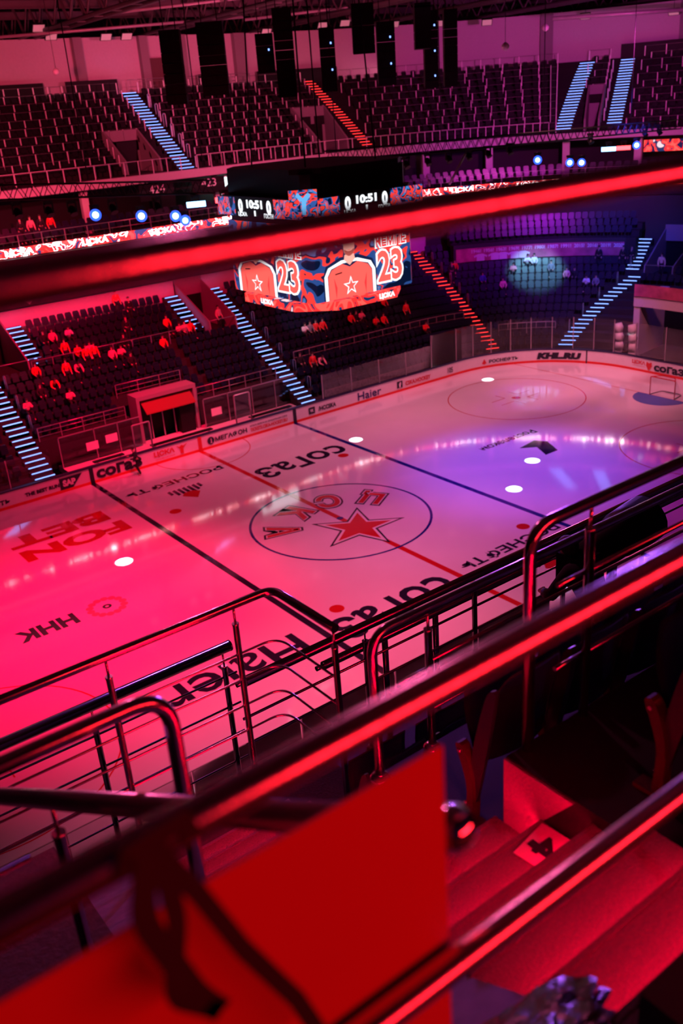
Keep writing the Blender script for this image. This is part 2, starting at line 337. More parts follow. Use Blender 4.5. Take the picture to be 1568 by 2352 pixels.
# ================================================================ BOARDS
def rinkpath(t, rho, z): return W(t, rho, z)
board = thing('rink_boards', 'white advertising boards with dark cap round the far side of the rink', 'boards')
def sw(name, a, b, prof, m, parent, step=1.0): mb = MB(); sweep(mb, a, b, prof, step); return mb.build(name, m, parent)
T1 = 80.0
sw('board_panel', -30, 64.0, [(8.5, 0.0), (8.5, 0.95), (8.62, 0.95), (8.62, 0.0)], M_BOARD, board)
sw('board_cap', -30, 64.0, [(8.46, .95), (8.46, 1.03), (8.7, 1.03), (8.7, .95)], M_BCAP, board)
sw('kick_plate', -30, 64.0, [(8.485, 0.005), (8.485, 0.17), (8.5, 0.17), (8.5, 0.005)], M_KICK, board)
for t in (-7.0, 0.0, 7.0, 47.5):
    sw('board_joint', t-.12, t+.12, [(8.47, 0.0), (8.47, .96), (8.5, .96), (8.5, 0)], M_INKR if t == 0 else M_INK, board)
def bt(name, body, t, z, wd, ht, m=M_INK, bold=.03, rho=8.47, parent=board, **k):
    # letters wrapped on the board face; reading direction follows +t
    me = fit_text(body, wd, ht, bold, **k); mapmesh(me, lambda a, b_, z_: W(t+a*RR/8.5 if t > TC and t < TE else t+a, rho, z+b_)); return link(name, me, m, parent)
bt('insurer_sign', 'coгaз', -5.3, .52, 2.85, .62, bold=.04)
bt('club_sign', 'ЦСКА', -2.4, .60, 1.35, .38, M_INKR, .04); bt('club_sign_line', 'хоккейный клуб', -2.4, .30, 1.3, .07, M_INKR)
def relief(name, pts, t, z, m, rho=8.47, parent=board): return link(name, mapmesh(MB().poly([(x, y, 0) for x, y in pts]).mesh(name), lambda a, b_, c: W(t+a, rho, z+b_)), m, parent)
relief('horse_emblem', [(-.35, .3), (-.12, .05), (-.1, -.25), (.1, -.28), (.12, .05), (.4, .33), (.15, .2), (0, .28), (-.15, .18)], -1.25, .5, M_INKR)
link('telecom_badge', mapmesh(MB().disc((0, 0, 0), .24, 24).mesh('b'), lambda a, b_, c: W(.75+a, 8.47, .5+b_)), M_INK, board)
link('telecom_badge_cut', mapmesh(MB().poly([(-.02, .14, 0), (.03, .14, 0), (.03, -.1, 0), (.1, -.15, 0), (-.1, -.15, 0), (-.02, -.1, 0)]).mesh('b'), lambda a, b_, c: W(.77+a, 8.465, .5+b_)), M_BOARD, board)
bt('telecom_sign', 'МЕГАФОН', 2.2, .5, 2.3, .33)
bt('ticket_sign', 'КУПИТЬ БИЛЕТЫ НА ОФИЦИАЛЬНОМ САЙТЕ', 5.0, .68, 2.8, .15, M_INK, .03); bt('ticket_sign', 'TICKETS.CSKA-HOCKEY.RU', 5.0, .42, 2.8, .23, M_INKR, .04)
relief('network_badge', [(-.25, -.22), (.25, -.22), (.25, .22), (-.25, .22)], 8.35, .52, M_INK); bt('network_badge_letters', 'VK', 8.35, .52, .3, .2, M_BOARD, .06, 8.465)
bt('network_sign', '/HCCSKA', 9.6, .5, 1.45, .3, M_INK, .04)
bt('appliance_sign', 'Haier', 13.2, .52, 2.05, .55, mat('print_navy', (.01, .015, .16), .4), .012)
relief('social_badge', [(-.25, -.24), (.25, -.24), (.25, .24), (-.25, .24)], 15.9, .52, M_INK); bt('social_badge_letter', 'f', 15.92, .5, .2, .38, M_BOARD, .08, 8.465)
bt('social_sign', 'CSKA.HOCKEY', 17.6, .48, 2.35, .3, M_INKR, .04)
bt('season_sign', '105', 20.7, .5, .5, .4, M_INK, .02)
bt('oil_sign', 'РОСНЕФТЬ', 31.6, .45, 2.3, .28, M_INK, .04)
bt('league_sign', 'KHL.RU', 42.3, .50, 3.25, .5, M_INK, .09, shear=.15)
link('oil_sign_emblem', mapmesh(MB().poly([(-.2, -.12, 0), (0, .22, 0), (.2, -.12, 0), (.0, -.22, 0)]).mesh('e'), lambda a, b_, c: W(27.6+a*2.5, 8.47, .48+b_)), M_INKR, board)
bt('club_sign', 'ЦСКА', 56.9, .62, 1.1, .34, M_INKR, .04); bt('club_sign_line', 'хоккейный клуб', 56.9, .38, 1.1, .06, M_INKR)
relief('horse_emblem', [(-.2, .28), (-.25, 0), (-.06, -.3), (.06, -.3), (.25, 0), (.2, .28), (0, .18)], 57.75, .52, M_INKR)
bt('insurer_sign', 'coгaз', 59.35, .48, 2.4, .5, bold=.04)
bt('software_sign', 'THE BEST RUN', -9.9, .5, 1.95, .22, M_INK, .05)
relief('software_badge', [(-.6, -.33), (.15, -.33), (.75, .33), (-.6, .33)], -8.3, .52, M_INK); bt('software_badge_letters', 'SAP', -8.35, .52, .75, .38, M_BOARD, .06, 8.465)
bt('oil_sign', 'РОСНЕФТЬ', -13.0, .45, 2.6, .28, M_INK, .04)
# near boards, seen over the front rail
nb = thing('rink_boards', 'pale boards along the near side of the rink below our deck', 'boards')
b = MB(); b.box((-30, -14.22, 0), (30, -14.1, .95)); b.build('board_panel', M_BOARD, nb); MB().box((-30, -14.3, .95), (30, -14.06, 1.03)).build('board_cap', M_BOARD, nb)
MB().box((-30, -14.1, .005), (30, -14.085, .17)).build('kick_plate', M_KICK, nb)
ra = tag(MB().box((-30, -27, -.1), (30, -14.32, .25)).build('bench_platform', M_CONCL), 'pale walkway floor behind the near boards', 'floor', kind='structure')

# glass with posts round the far side and end, one pane per bay
def glass_bay(a, b_, h, label, rho=8.58, z0=1.03):
    g = thing('glass_screen', label, 'glass screen', W(a, rho, z0)*1.0, 0, 'panes of the rink glass')
    inv = Matrix.Translation(-W(a, rho, z0))
    mb = MB(); sweep(mb, a+.02, b_-.02, [(rho-.006, z0), (rho-.006, z0+h), (rho+.006, z0+h), (rho+.006, z0)], 1.0); mb.bm.transform(inv); mb.build('pane', M_GLASS, g)
    c = MB().box((-.025, -.03, 0), (.025, .03, h+.02)); c.build('post', M_DSTEEL, g).rotation_euler = (0, 0, ANG(a))
    return g
t = 9.4; i = 0
while t < 66:
    st = 2.4 if t < 21 else (3.9 if t < 56 else 2.4)
    h = 1.6 if t < 19 else 2.3
    side = 'right of the bench stairway' if t < 20 else ('below the red stairway' if t < 36 else ('above the league address' if t < 52 else 'end behind the goal'))
    glass_bay(t, t+st, h, 'clear rink glass pane, %s, %s pane' % (side, (ORD+['seventeenth', 'eighteenth', 'nineteenth'])[min(i, 18)])); t += st; i += 1
t = -16.0; i = 0
for a in (-16.3, -13.9, -11.5): glass_bay(a, a+2.4, 1.6, 'clear rink glass pane above the software sign, %s from the left' % ORD[i]); i += 1

for k in range(6):
    x = -23.4+3.76*k
    g = thing('glass_screen', 'clear near side rink glass pane, %s from the left behind our front railing' % ['first', 'second', 'third', 'fourth', 'fifth', 'sixth'][k], 'glass screen', (x, -14.18, 1.03), 0, 'near side panes of the rink glass')
    MB().box((.03, -.006, 0), (3.73, .006, .86)).build('pane', M_GLASS, g); MB().box((0, -.02, 0), (.03, .02, .88)).box((.03, -.012, .86), (3.76, .012, .885)).build('frame', M_DSTEEL, g)
# team benches and officials area on the far side
bf = tag(MB().box((-7.6, 14.22, 0), (9.4, 17.6, .35)).build('bench_platform', M_CONCL), 'pale raised floor of the far team benches', 'floor', kind='structure')
for n_, (a, b_, lab) in enumerate(((-6.3, -4.4, 'left of the first door frame'), (-2.6, 1.6, 'in front of the red booth'), (4.4, 7.6, 'right of the second door frame'))):
    t_ = thing('team_bench', 'long dark team bench, '+lab, 'bench', (a, 15.2, .35), 0, 'team benches')
    bevel(MB().box((0, 0, .38), (b_-a, .35, .45)).build('seat', M_BLACK, t_), .01)
    for x in (.2, b_-a-.25): MB().box((x, .05, 0), (x+.06, .3, .38)).build('leg', M_DSTEEL, t_)
for x, h, lab in ((-4.0, 2.35, 'left of the centre line'), (2.9, 2.5, 'right of the centre line')):
    d = thing('door_frame', 'steel bench door frame rising above the far boards '+lab, 'door frame', (x, 14.45, .35), 0, 'bench door frames')
    MB().tube(fillet([(0, 0, 0), (0, 0, h-.1), (1.1, 0, h-.1), (1.1, 0, 0)], .08, 3), .05, 8).build('frame', M_DSTEEL, d)
    MB().box((.06, -.01, .7), (1.04, .01, h-.2)).build('pane', M_GLASS, d)
# rear glass of the benches with posts
for k, (a, b_) in enumerate(((-7.6, -5.4), (-5.4, -3.9), (-3.9, -2.4), (2.0, 3.8), (3.8, 5.6), (5.6, 7.4), (7.4, 9.1))):
    g = thing('bench_glass', 'dark framed glass pane behind the far team benches, %s from the left' % ORD[k], 'glass screen', (a, 16.9, .35), 0, 'rear panes of the benches')
    MB().box((.03, -.01, .1), (b_-a-.03, .01, 1.85)).build('pane', M_GLASS, g)
    MB().box((0, -.03, 0), (.05, .03, 1.9)).build('post', M_DSTEEL, g); MB().box((0, -.03, 1.85), (b_-a, .03, 1.9)).build('top_rail', M_DSTEEL, g)
for k, (x, y, z) in enumerate(((-6.0, 16.85, 1.0), (-4.75, 16.85, 1.15), (1.9+.6, 16.85, 1.0))):
    tag(MB().box((x, y-.01, z), (x+.75, y, z+.5)).build('paper_notice', M_BOARD), 'white paper notice taped to the bench glass, %s' % ('leftmost of the three', 'middle of the three', 'rightmost of the three')[k], 'notice', 'notices on the bench glass')
# booth / tunnel frame in the middle of the stand
bo = thing('officials_booth', 'pale framed booth with a red canopy in the middle of the far stand', 'booth', (-2.3, 17.2, .35))
f_ = MB().box((0, 0, 0), (.2, 1.2, 2.7)).box((3.9, 0, 0), (4.1, 1.2, 2.7)).box((0, 0, 2.7), (4.1, 1.2, 2.95)); f_.build('frame', M_CONC, bo)
MB().prism([(.35, -.5, 1.9), (3.75, -.5, 1.9), (3.75, .3, 2.6), (.35, .3, 2.6)], (0, .02, .06)).build('canopy', mat('canopy_red', (.25, .01, .012), .7, var=.2), bo)
MB().box((.2, 1.1, 0), (3.9, 1.2, 2.7)).build('back_wall', M_BLACK, bo)
for x in (.9, 1.7, 2.5): MB().box((x, .3, 0), (x+.06, .36, 1.9)).build('mullion', M_DSTEEL, bo)
MB().box((2.75, -.1, 0), (3.7, .9, 2.0)).build('door_leaf', M_BLACK, bo)
sb = tag(sw('banner_strip', 9.9, 19.2, [(9.0, .95), (9.0, 1.42), (9.03, 1.42), (9.03, .95)], mat('printed_strip', (.6, .35, .35), .5, var=.8, bscale=9), None), 'red and white printed strip behind the glass right of the blue stairway', 'banner')
# goal at the far end
gl = thing('hockey_goal', 'red framed hockey goal net on the far right of the ice', 'goal', (26, 0, 0))
MB().tube(fillet([(0, .915, 0), (0, .915, 1.22), (0, -.915, 1.22), (0, -.915, 0)], .1, 4), .035, 10).build('frame', P_RED, gl)
MB().tube(fillet([(0, .9, .02), (1.1, .75, .02), (1.1, -.75, .02), (0, -.9, .02)], .3, 4), .03, 8).build('base_frame', P_BLACK, gl)
MB().tube(fillet([(0, .9, 1.2), (.6, .5, 1.2), (.6, -.5, 1.2), (0, -.9, 1.2)], .2, 4), .03, 8).build('top_frame', P_RED, gl)
nb_ = MB()
for k in range(13):
    y = -.75+1.5*k/12; nb_.tube([(1.1, y, .03), (.6, y*.66, 1.2)], .006, 4)
for k in range(1, 9):
    z = 1.2*k/9; x = 1.1-.5*k/9; nb_.tube([(x, -.75+.25*k/9, z), (x, .75-.25*k/9, z)], .006, 4)
for s in (-1, 1):
    for k in range(7):
        q = k/7; nb_.tube([(q*1.1, s*(.915-.16*q), .03), (q*.6, s*(.9-.4*q), 1.2)], .006, 4)
nb_.build('net', P_WHITE, gl)

# ================================================================ LOWER STAND
def lz(k): return .6+.45*k
def zt(k, t): return lz(k)+(1.85 if k >= 11 and 31 < t < 48.1 else 0)
def lr(k): return 10.0+.8*k
NR = 14
VOM = [(-8.6, -6.4), (6.4, 8.6), (49.6, 52.5)]
def gaps(a, b_, k):
    out = [(a, b_)]
    if k >= 9:
        for g0, g1 in VOM:
            nx = []
            for x0, x1 in out:
                if g1 <= x0 or g0 >= x1: nx.append((x0, x1)); continue
                if x0 < g0: nx.append((x0, g0))
                if g1 < x1: nx.append((g1, x1))
            out = nx
    if k < 8:
        nx = []
        for x0, x1 in out:
            g0, g1 = 52.2, 66
            if g1 <= x0 or g0 >= x1: nx.append((x0, x1)); continue
            if x0 < g0: nx.append((x0, g0))
        out = nx
    if 2 < k < 5:
        nx = []
        for x0, x1 in out:
            g0, g1 = -2.5, 2.0
            if g1 <= x0 or g0 >= x1: nx.append((x0, x1)); continue
            if x0 < g0: nx.append((x0, g0))
            if g1 < x1: nx.append((g1, x1))
        out = nx
    return out
tiers = MB()
for k in range(NR):
    for seg in ((-20, -9.7), (-9.7, 9.7), (9.7, 31.0), (31.0, 48.1), (48.1, 66)):
        a, b_ = seg
        if seg[0] == -9.7 and k < 3: continue
        for x0, x1 in gaps(a, b_, k):
            zk = zt(k, (x0+x1)/2); z0 = zk-.45 if k > 0 else -.1
            if k == 11 and seg[0] == 31.0: z0 = 4.5
            if seg[0] == -9.7 and k == 3: z0 = .2
            sweep(tiers, x0, x1, [(lr(k), z0-.15), (lr(k), zk), (lr(k)+.8, zk), (lr(k)+.8, z0-.15)], 1.8)
tag(tiers.build('stand_tiers', M_TIER), 'dark concrete tiers of the lower stand across the rink', 'stand', kind='structure')
# back wall, banner and vomitories
RW = lr(NR)
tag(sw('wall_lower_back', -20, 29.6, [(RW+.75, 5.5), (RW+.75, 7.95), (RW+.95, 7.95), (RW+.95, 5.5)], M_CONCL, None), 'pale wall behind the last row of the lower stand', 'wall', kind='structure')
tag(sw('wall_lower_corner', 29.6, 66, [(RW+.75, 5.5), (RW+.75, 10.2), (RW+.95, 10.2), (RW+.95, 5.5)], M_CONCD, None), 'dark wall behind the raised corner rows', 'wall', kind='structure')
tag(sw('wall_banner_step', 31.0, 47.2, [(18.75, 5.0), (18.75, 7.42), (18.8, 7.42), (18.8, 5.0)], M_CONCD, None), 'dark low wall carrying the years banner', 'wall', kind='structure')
tag(sw('wall_lower_banner', -20, 31, [(RW+.6, 8.0), (RW+.6, 10.2), (RW+1.2, 10.2), (RW+1.2, 8.0)], M_BLACK, None), 'dark fascia above the lower stand', 'wall', kind='structure')
bn = tag(empty('club_banner'), 'long dark banner with pale lettering over the lower left stand', 'banner')
sw('cloth', -8, 5.8, [(RW+.5, 8.1), (RW+.5, 9.5), (RW+.53, 9.5), (RW+.53, 8.1)], mat('dark_banner', (.05, .02, .03), .7, var=.3), bn)
bt('lettering', 'ЦЕНТРАЛЬНЫЙ СПОРТИВНЫЙ КЛУБ АРМИИ', 1.0, 8.9, 8.6, .22, M_BOARD, .02, RW+.48, bn); bt('lettering', 'ДОМ ХОККЕЯ И ВЕЛИКИХ ПОБЕД КОМАНДЫ', .6, 8.45, 7.6, .22, M_BOARD, .02, RW+.48, bn)
link('club_crest', mapmesh(MB().poly([(-.35, .4, 0), (.35, .4, 0), (.32, -.15, 0), (0, -.45, 0), (-.32, -.15, 0)]).mesh('c'), lambda a, b_, c: W(-4.2+a, RW+.48, 8.6+b_)), M_BOARD, bn)
bn2 = tag(empty('honours_banner'), 'violet banner of championship years along the corner of the lower stand', 'banner')
sw('cloth', 31.2, 47.1, [(18.66, 6.05), (18.66, 7.1), (18.7, 7.1), (18.7, 6.05)], mat('violet_banner', (.5, .12, .22), .7, var=.7, bscale=1.2), bn2)
for k, y in enumerate(('1946!', '1956!', '1963!', '1969!', '1977!', '1980!', '1987!', '1991!', '2015!', '2016!', '2019!', '2020!')):
    me = fit_text(y, .95, .30, .04); tt = 33.2+k*1.22; mapmesh(me, lambda a, b_, c: W(tt+a, 18.63, 6.85+b_)); link('year', me, M_BOARD, bn2)
bn3 = tag(empty('jersey_banner'), 'row of white jerseys hung on the corner wall below the years banner', 'banner')
for k, tt in enumerate((33.6, 35.0, 35.8, 36.9, 37.7)):
    me = MB().poly([(-.32, -.35, 0), (.32, -.35, 0), (.32, .15, 0), (.5, .0, 0), (.55, .2, 0), (.2, .4, 0), (-.2, .4, 0), (-.55, .2, 0), (-.5, 0, 0), (-.32, .15, 0)]).mesh('jersey')
    mapmesh(me, lambda a, b_, c: W(tt+a*1.2, 18.6, 6.32+b_*.75)); link('jersey', me, M_BOARD, bn3)
for (g0, g1), lab in zip(VOM, ('upper left edge of the far stand', 'between the two blue stairways', 'beside the man in white at the right')):
    v = thing('stand_entrance', 'concrete entrance opening with sloping side walls, '+lab, 'entrance')
    z9 = lz(9); fl_ = MB(); sweep(fl_, g0, g1, [(lr(9), z9-.2), (lr(9), z9), (RW+.75, z9), (RW+.75, z9-.2)], 1.0); fl_.build('floor_slab', M_TIER, v)
    for g in (g0, g1):
        s_ = MB(); o_ = .1 if g == g0 else -.1
        s_.prism([W(g, lr(9), z9), W(g, RW+.75, z9), W(g, RW+.75, lz(NR)+.9), W(g, lr(9)+.1, z9+.9)], (W(g+o_, lr(9))-W(g, lr(9)))*1.0); s_.build('side_wall', M_CONC, v)
    hd = MB(); sweep(hd, g0, g1, [(RW+.55, z9+2.1), (RW+.55, 8.0), (RW+.75, 8.0), (RW+.75, z9+2.1)], 1.0); hd.build('lintel', M_CONC, v)
    dk = MB(); sweep(dk, g0+.1, g1-.1, [(RW+.7, z9), (RW+.7, z9+2.1), (RW+.74, z9+2.1), (RW+.74, z9)], 1.0); dk.build('opening_shade', M_BLACK, v)  # black sheet in place of the shade inside the passage
    MB().tube([W(g0+.1, lr(9)+.1, z9+.95), W((g0+g1)/2, lr(9)+.1, z9+.95), W(g1-.1, lr(9)+.1, z9+.95)], .025, 6).build('front_rail', M_DSTEEL, v)
# end tunnel under the right stand
tn = thing('players_tunnel', 'violet concrete tunnel mouth behind the goal end glass', 'tunnel')
sw('left_pier', 52.2, 53.1, [(11.7, -.1), (11.7, 4.35), (16, 4.35), (16, -.1)], M_CONCL, tn); sw('lintel', 52.2, 66, [(11.6, 3.7), (11.6, 4.4), (12.0, 4.4), (12.0, 3.7)], M_CONCL, tn)
sw('fascia_print', 52.3, 66, [(11.5, 4.45), (11.5, 5.3), (11.55, 5.3), (11.55, 4.45)], mat('fascia_print', (.45, .08, .18), .6, var=.8, bscale=1.5), tn)
sw('interior_shade', 53.1, 66, [(15.5, -.1), (15.5, 3.7), (16, 3.7), (16, -.1)], M_BLACK, tn); sw('tunnel_floor', 47, 66, [(8.7, -.1), (8.7, .05), (16, .05), (16, -.1)], M_CONCD, tn)  # black slab at the back stands for the tunnel's shade
for tt, lab in ((51.3, 'left'), (53.6, 'right')):
    p = thing('inflatable_leg', 'tall white segmented inflatable leg behind the goal end glass, %s one' % lab, 'inflatable', W(tt, 10.3, .05), ANG(tt), 'inflatable legs')
    for k in range(4):
        z = k*.66; mb = MB(); mb.tube([(.1*math.sin(k*.9), 0, z), (.1*math.sin(k*.9+.5)+.04, 0, z+.33), (.1*math.sin((k+1)*.9), 0, z+.64)], [.27, .33, .27], 12); mb.build('segment', M_BOARD, p)

# stairs with lit nosings (one thing each; the strips are its parts)
def stair(label, tfun, k0, k1, wd, zf, rf, led, dr, dz, per=2, proud=.0, edge=True):
    s = tag(empty('lit_stairway'), label, 'stairway', 'stairways with lit step edges')
    body = MB(); strips = []
    n = int((k1-k0)*per)
    for i_ in range(n):
        k = k0+i_/per; r0 = rf(k); z1 = zf(k)+dz/per*0; t = tfun(k)
        c = W(t, r0); A = ANG(t); Mx = Matrix.Translation((c.x, c.y, 0)) @ Matrix.Rotation(A, 4, 'Z')
        body.box((-wd/2, 0, z1-.6), (wd/2, dr/per, z1+.03), Mx)
        strips.append((Mx, z1))
    body.build('steps', M_TIER, s)
    base = None
    for Mx, z1 in strips:
        if base is None: me = MB().box((-wd/2+.05, -.025, -.03), (wd/2-.05, .02, .008)).mesh('strip'); base = me
        o = link('led_strip', base, led, s); o.matrix_local = Mx @ Matrix.Translation((0, 0, z1+.045))
    return s
lrf = lambda k: lr(k)+.0; lzf = lambda k: lz(k)
stair('blue lit stairway climbing the lower stand at the left edge', lambda k: -9.15, 0, 14, 1.25, lzf, lrf, M_LEDB, .8, .45)
stair('blue lit stairway running down to the team benches, right of the first entrance', lambda k: 9.15, 0, 14.5, 1.2, lzf, lrf, M_LEDB, .8, .45)
stair('short blue lit flight beside the upper left wall of the lower stand', lambda k: -5.75, 10, 14.5, 1.15, lzf, lrf, M_LEDB, .8, .45)
stair('short blue lit flight left of the middle stand entrance', lambda k: 5.75, 10, 14.5, 1.1, lzf, lrf, M_LEDB, .8, .45)
stair('red lit stairway in the corner right of the scoreboard', lambda k: 31.4-3.4*k/14, 0, 14.5, 1.1, lzf, lrf, M_LEDR, .8, .45)
stair('blue lit stairway on the right, climbing past the years banner', lambda k: 42.6+6.2*min(1, k/9.0), 0, 9.5, 1.15, lzf, lrf, M_LEDB, .8, .45)
stair('upper flight of the right blue stairway beside the violet wall', lambda k: 48.2, 10, 14.5, 1.1, lzf, lrf, M_LEDB, .8, .45)
# ---------------------------------------------------------------- far seats
def far_seat_mesh():
    mb = MB()
    pts = [(-.21, .38), (.21, .38), (.23, .72), (.17, .86), (-.17, .86), (-.23, .72)]
    mb.prism([(x, .20+(z-.38)*.25, z) for x, z in pts], (0, .035, 0))
    q = [(-.2, .16), (.2, .16), (.2, .22), (-.2, .22)]
    mb.prism([(-.20, .10, .36), (.20, .10, .36), (.20, .18, .68), (-.20, .18, .68)], (0, .05, -.01))
    mb.box((-.23, .05, .40), (-.215, .22, .5)); mb.box((-.02, .2, 0), (.02, .26, .4))
    me = mb.mesh('folding_seat'); me.materials.append(M_SEATB); return me
SM = far_seat_mesh()
spots = []
SEC = [(-20, -9.85), (-8.45, 8.45), (9.85, 29.6), (31.6, 42.0), (49.4, 66)]
for k in range(NR):
    for si, (a, b_) in enumerate(SEC):
        if k < 3 and si == 1: continue
        if si == 3 and k == 11: pass
        a2, b2 = a, b_
        if si == 3: b2 = 42.0+6.2*min(1, k/9.0)-.0 if k > 0 else 42
        if si == 4 and k < 8: continue
        if si == 2: b2 = 31.4-3.4*k/14-.75
        if si == 3: a2 = 31.4-3.4*k/14+.75; b2 = 42.6+6.2*min(1, k/9.0)-.9
        for x0, x1 in gaps(a2, b2, k):
            if k >= 10 and si == 1:       # leave room for the short flights
                x0 = max(x0, -5.1) if x1 > -5 else x0; x1 = min(x1, 5.1)
                if x1 <= x0: continue
            r = lr(k)+.28; sp = .54
            kk = sp if x0 < TC else sp*RR/r
            t = x0+.35
            while t < x1-.25:
                if not (si == 1 and k < 10 and abs(t-3.4) < .35): spots.append((t, k, si, W(t, r, zt(k, t))))
                t += kk if t >= TC else sp
vis = []
for s_ in spots:
    px, py, z = pix(s_[3]+Vector((0, 0, .5)))
    vis.append((z if (0 < px < 1568 and 0 < py < 2352 and z > 0 and not (660 > py > 735-.21*px-70)) else 1e6, s_))
vis.sort(key=lambda a: a[0])
SNAME = ['at the left edge', 'between the two blue stairways', 'under the scoreboard', 'in the corner', 'at the right edge']
near = [v[1] for v in vis[:262]]; far = [v[1] for v in vis[262:]]
for t, k, si, p in near:
    o = bpy.data.objects.new('folding_seat', SM); COL.objects.link(o); o.location = p; o.rotation_euler = (0, 0, ANG(t))
    tag(o, 'dark folding seat in the %s tier of the lower stand, %s' % (ORD[k], SNAME[si]), 'seat', 'seats of the %s tier %s' % (ORD[k], SNAME[si]))
def bulk(name, lst, label, src, m):
    vs = [v.co.copy() for v in src.vertices]; fs = [tuple(p.vertices) for p in src.polygons]; V, F_ = [], []
    for t, p in lst:
        Mx = Matrix.Translation(p) @ Matrix.Rotation(ANG(t), 4, 'Z'); n0 = len(V)
        V += [Mx @ v for v in vs]; F_ += [tuple(i+n0 for i in f) for f in fs]
    me = bpy.data.meshes.new(name); me.from_pydata(V, [], F_); o = link(name, me, m); return tag(o, label, 'seats', kind='stuff')
bulk('seating', [(t, p) for t, k, si, p in far], 'dark blue seats filling the farther tiers of the lower stand', SM, M_SEATB)

M_POST_ = mat('rail_post_metal', (.95, .85, .9), .4, .0, var=.1); M_ROWTOP = mat('row_rail_dark', (.25, .2, .22), .5, .3, var=.2)
# guard rails inside the lower stand: each a thing with posts
def guard(name, label, a, b_, rho, z, h, group, m=M_DSTEEL, step=1.3, mids=(.5,), r=.028, cat='railing', panel=False):
    g = tag(empty(name), label, cat, group)
    tm = M_ROWTOP if m is M_POST_ and h == .78 else m
    mb = MB(); ts = samples(a, b_, 1.0) if b_ > TC else [a, b_]; mb.tube([W(t, rho, z+h) for t in ts], r, 6); mb.build('top_rail', tm, g)
    for q in mids:
        mb = MB(); mb.tube([W(t, rho, z+h*q) for t in ts], r*.6, 5); mb.build('mid_rail', m, g)
    n = max(1, round((b_-a)/step)); pw = .03 if h == .78 else .022; pm = MB().box((-pw, -pw, 0), (pw, pw, h)).mesh('post')
    for i in range(n+1):
        t = a+(b_-a)*i/n; o = link('post', pm, m, g); o.location = W(t, rho, z); o.rotation_euler = (0, 0, ANG(t))
    return g
GR = 'guard rails of the lower stand'
guard('guard_rail', 'low steel guard rail at the foot of the far stand, left of the booth', -8.3, -2.8, lr(3)-.05, lz(3), .8, GR, mids=(.35, .7))
guard('guard_rail', 'low steel guard rail at the foot of the far stand, right of the booth', 2.2, 8.3, lr(3)-.05, lz(3), .8, GR, mids=(.5,))
guard('guard_rail', 'short steel guard rail right above the red booth', -2.5, 2.0, lr(5)-.05, lz(5), .85, GR, mids=(.33, .66))
guard('guard_rail', 'steel guard rail halfway up the far stand under the pale wall', -6.3, 4.6, lr(9)+.0, lz(9), .85, GR, mids=())
guard('guard_rail', 'steel guard rail across the stand below the scoreboard', 10.4, 29.0, lr(4)-.05, lz(4), .85, GR, mids=(.5,))
guard('guard_rail', 'steel guard rail at the foot of the corner stand', 33.0, 41.2, lr(2)-.05, lz(2), .85, GR, mids=(.5,))
for tt, k0, nm in ((9.15+.85, 1, 'second blue stairway'), (42.0, 2, 'right blue stairway'), (-8.3, 4, 'left blue stairway'), (29.9, 6, 'red stairway')):
    for j in range(5):
        k = k0+j*(2 if tt != 29.9 else 1.5); t = tt
        if tt == 42.0: t = 42.6+6.2*min(1, k/9.0)-.85
        if tt == 29.9: t = 31.4-3.4*k/14+.8
        o = tag(MB().tube(fillet([W(t, lr(k), lz(k)), W(t, lr(k), lz(k)+.95), W(t, lr(k)+.3, lz(k)+.95), W(t, lr(k)+.3, lz(k))], .12, 4), .022, 6).build('stair_hoop', M_DSTEEL), 'slim steel hoop handrail beside the %s, %s from the bottom' % (nm, ORD[j]), 'handrail', 'hoops beside the '+nm)

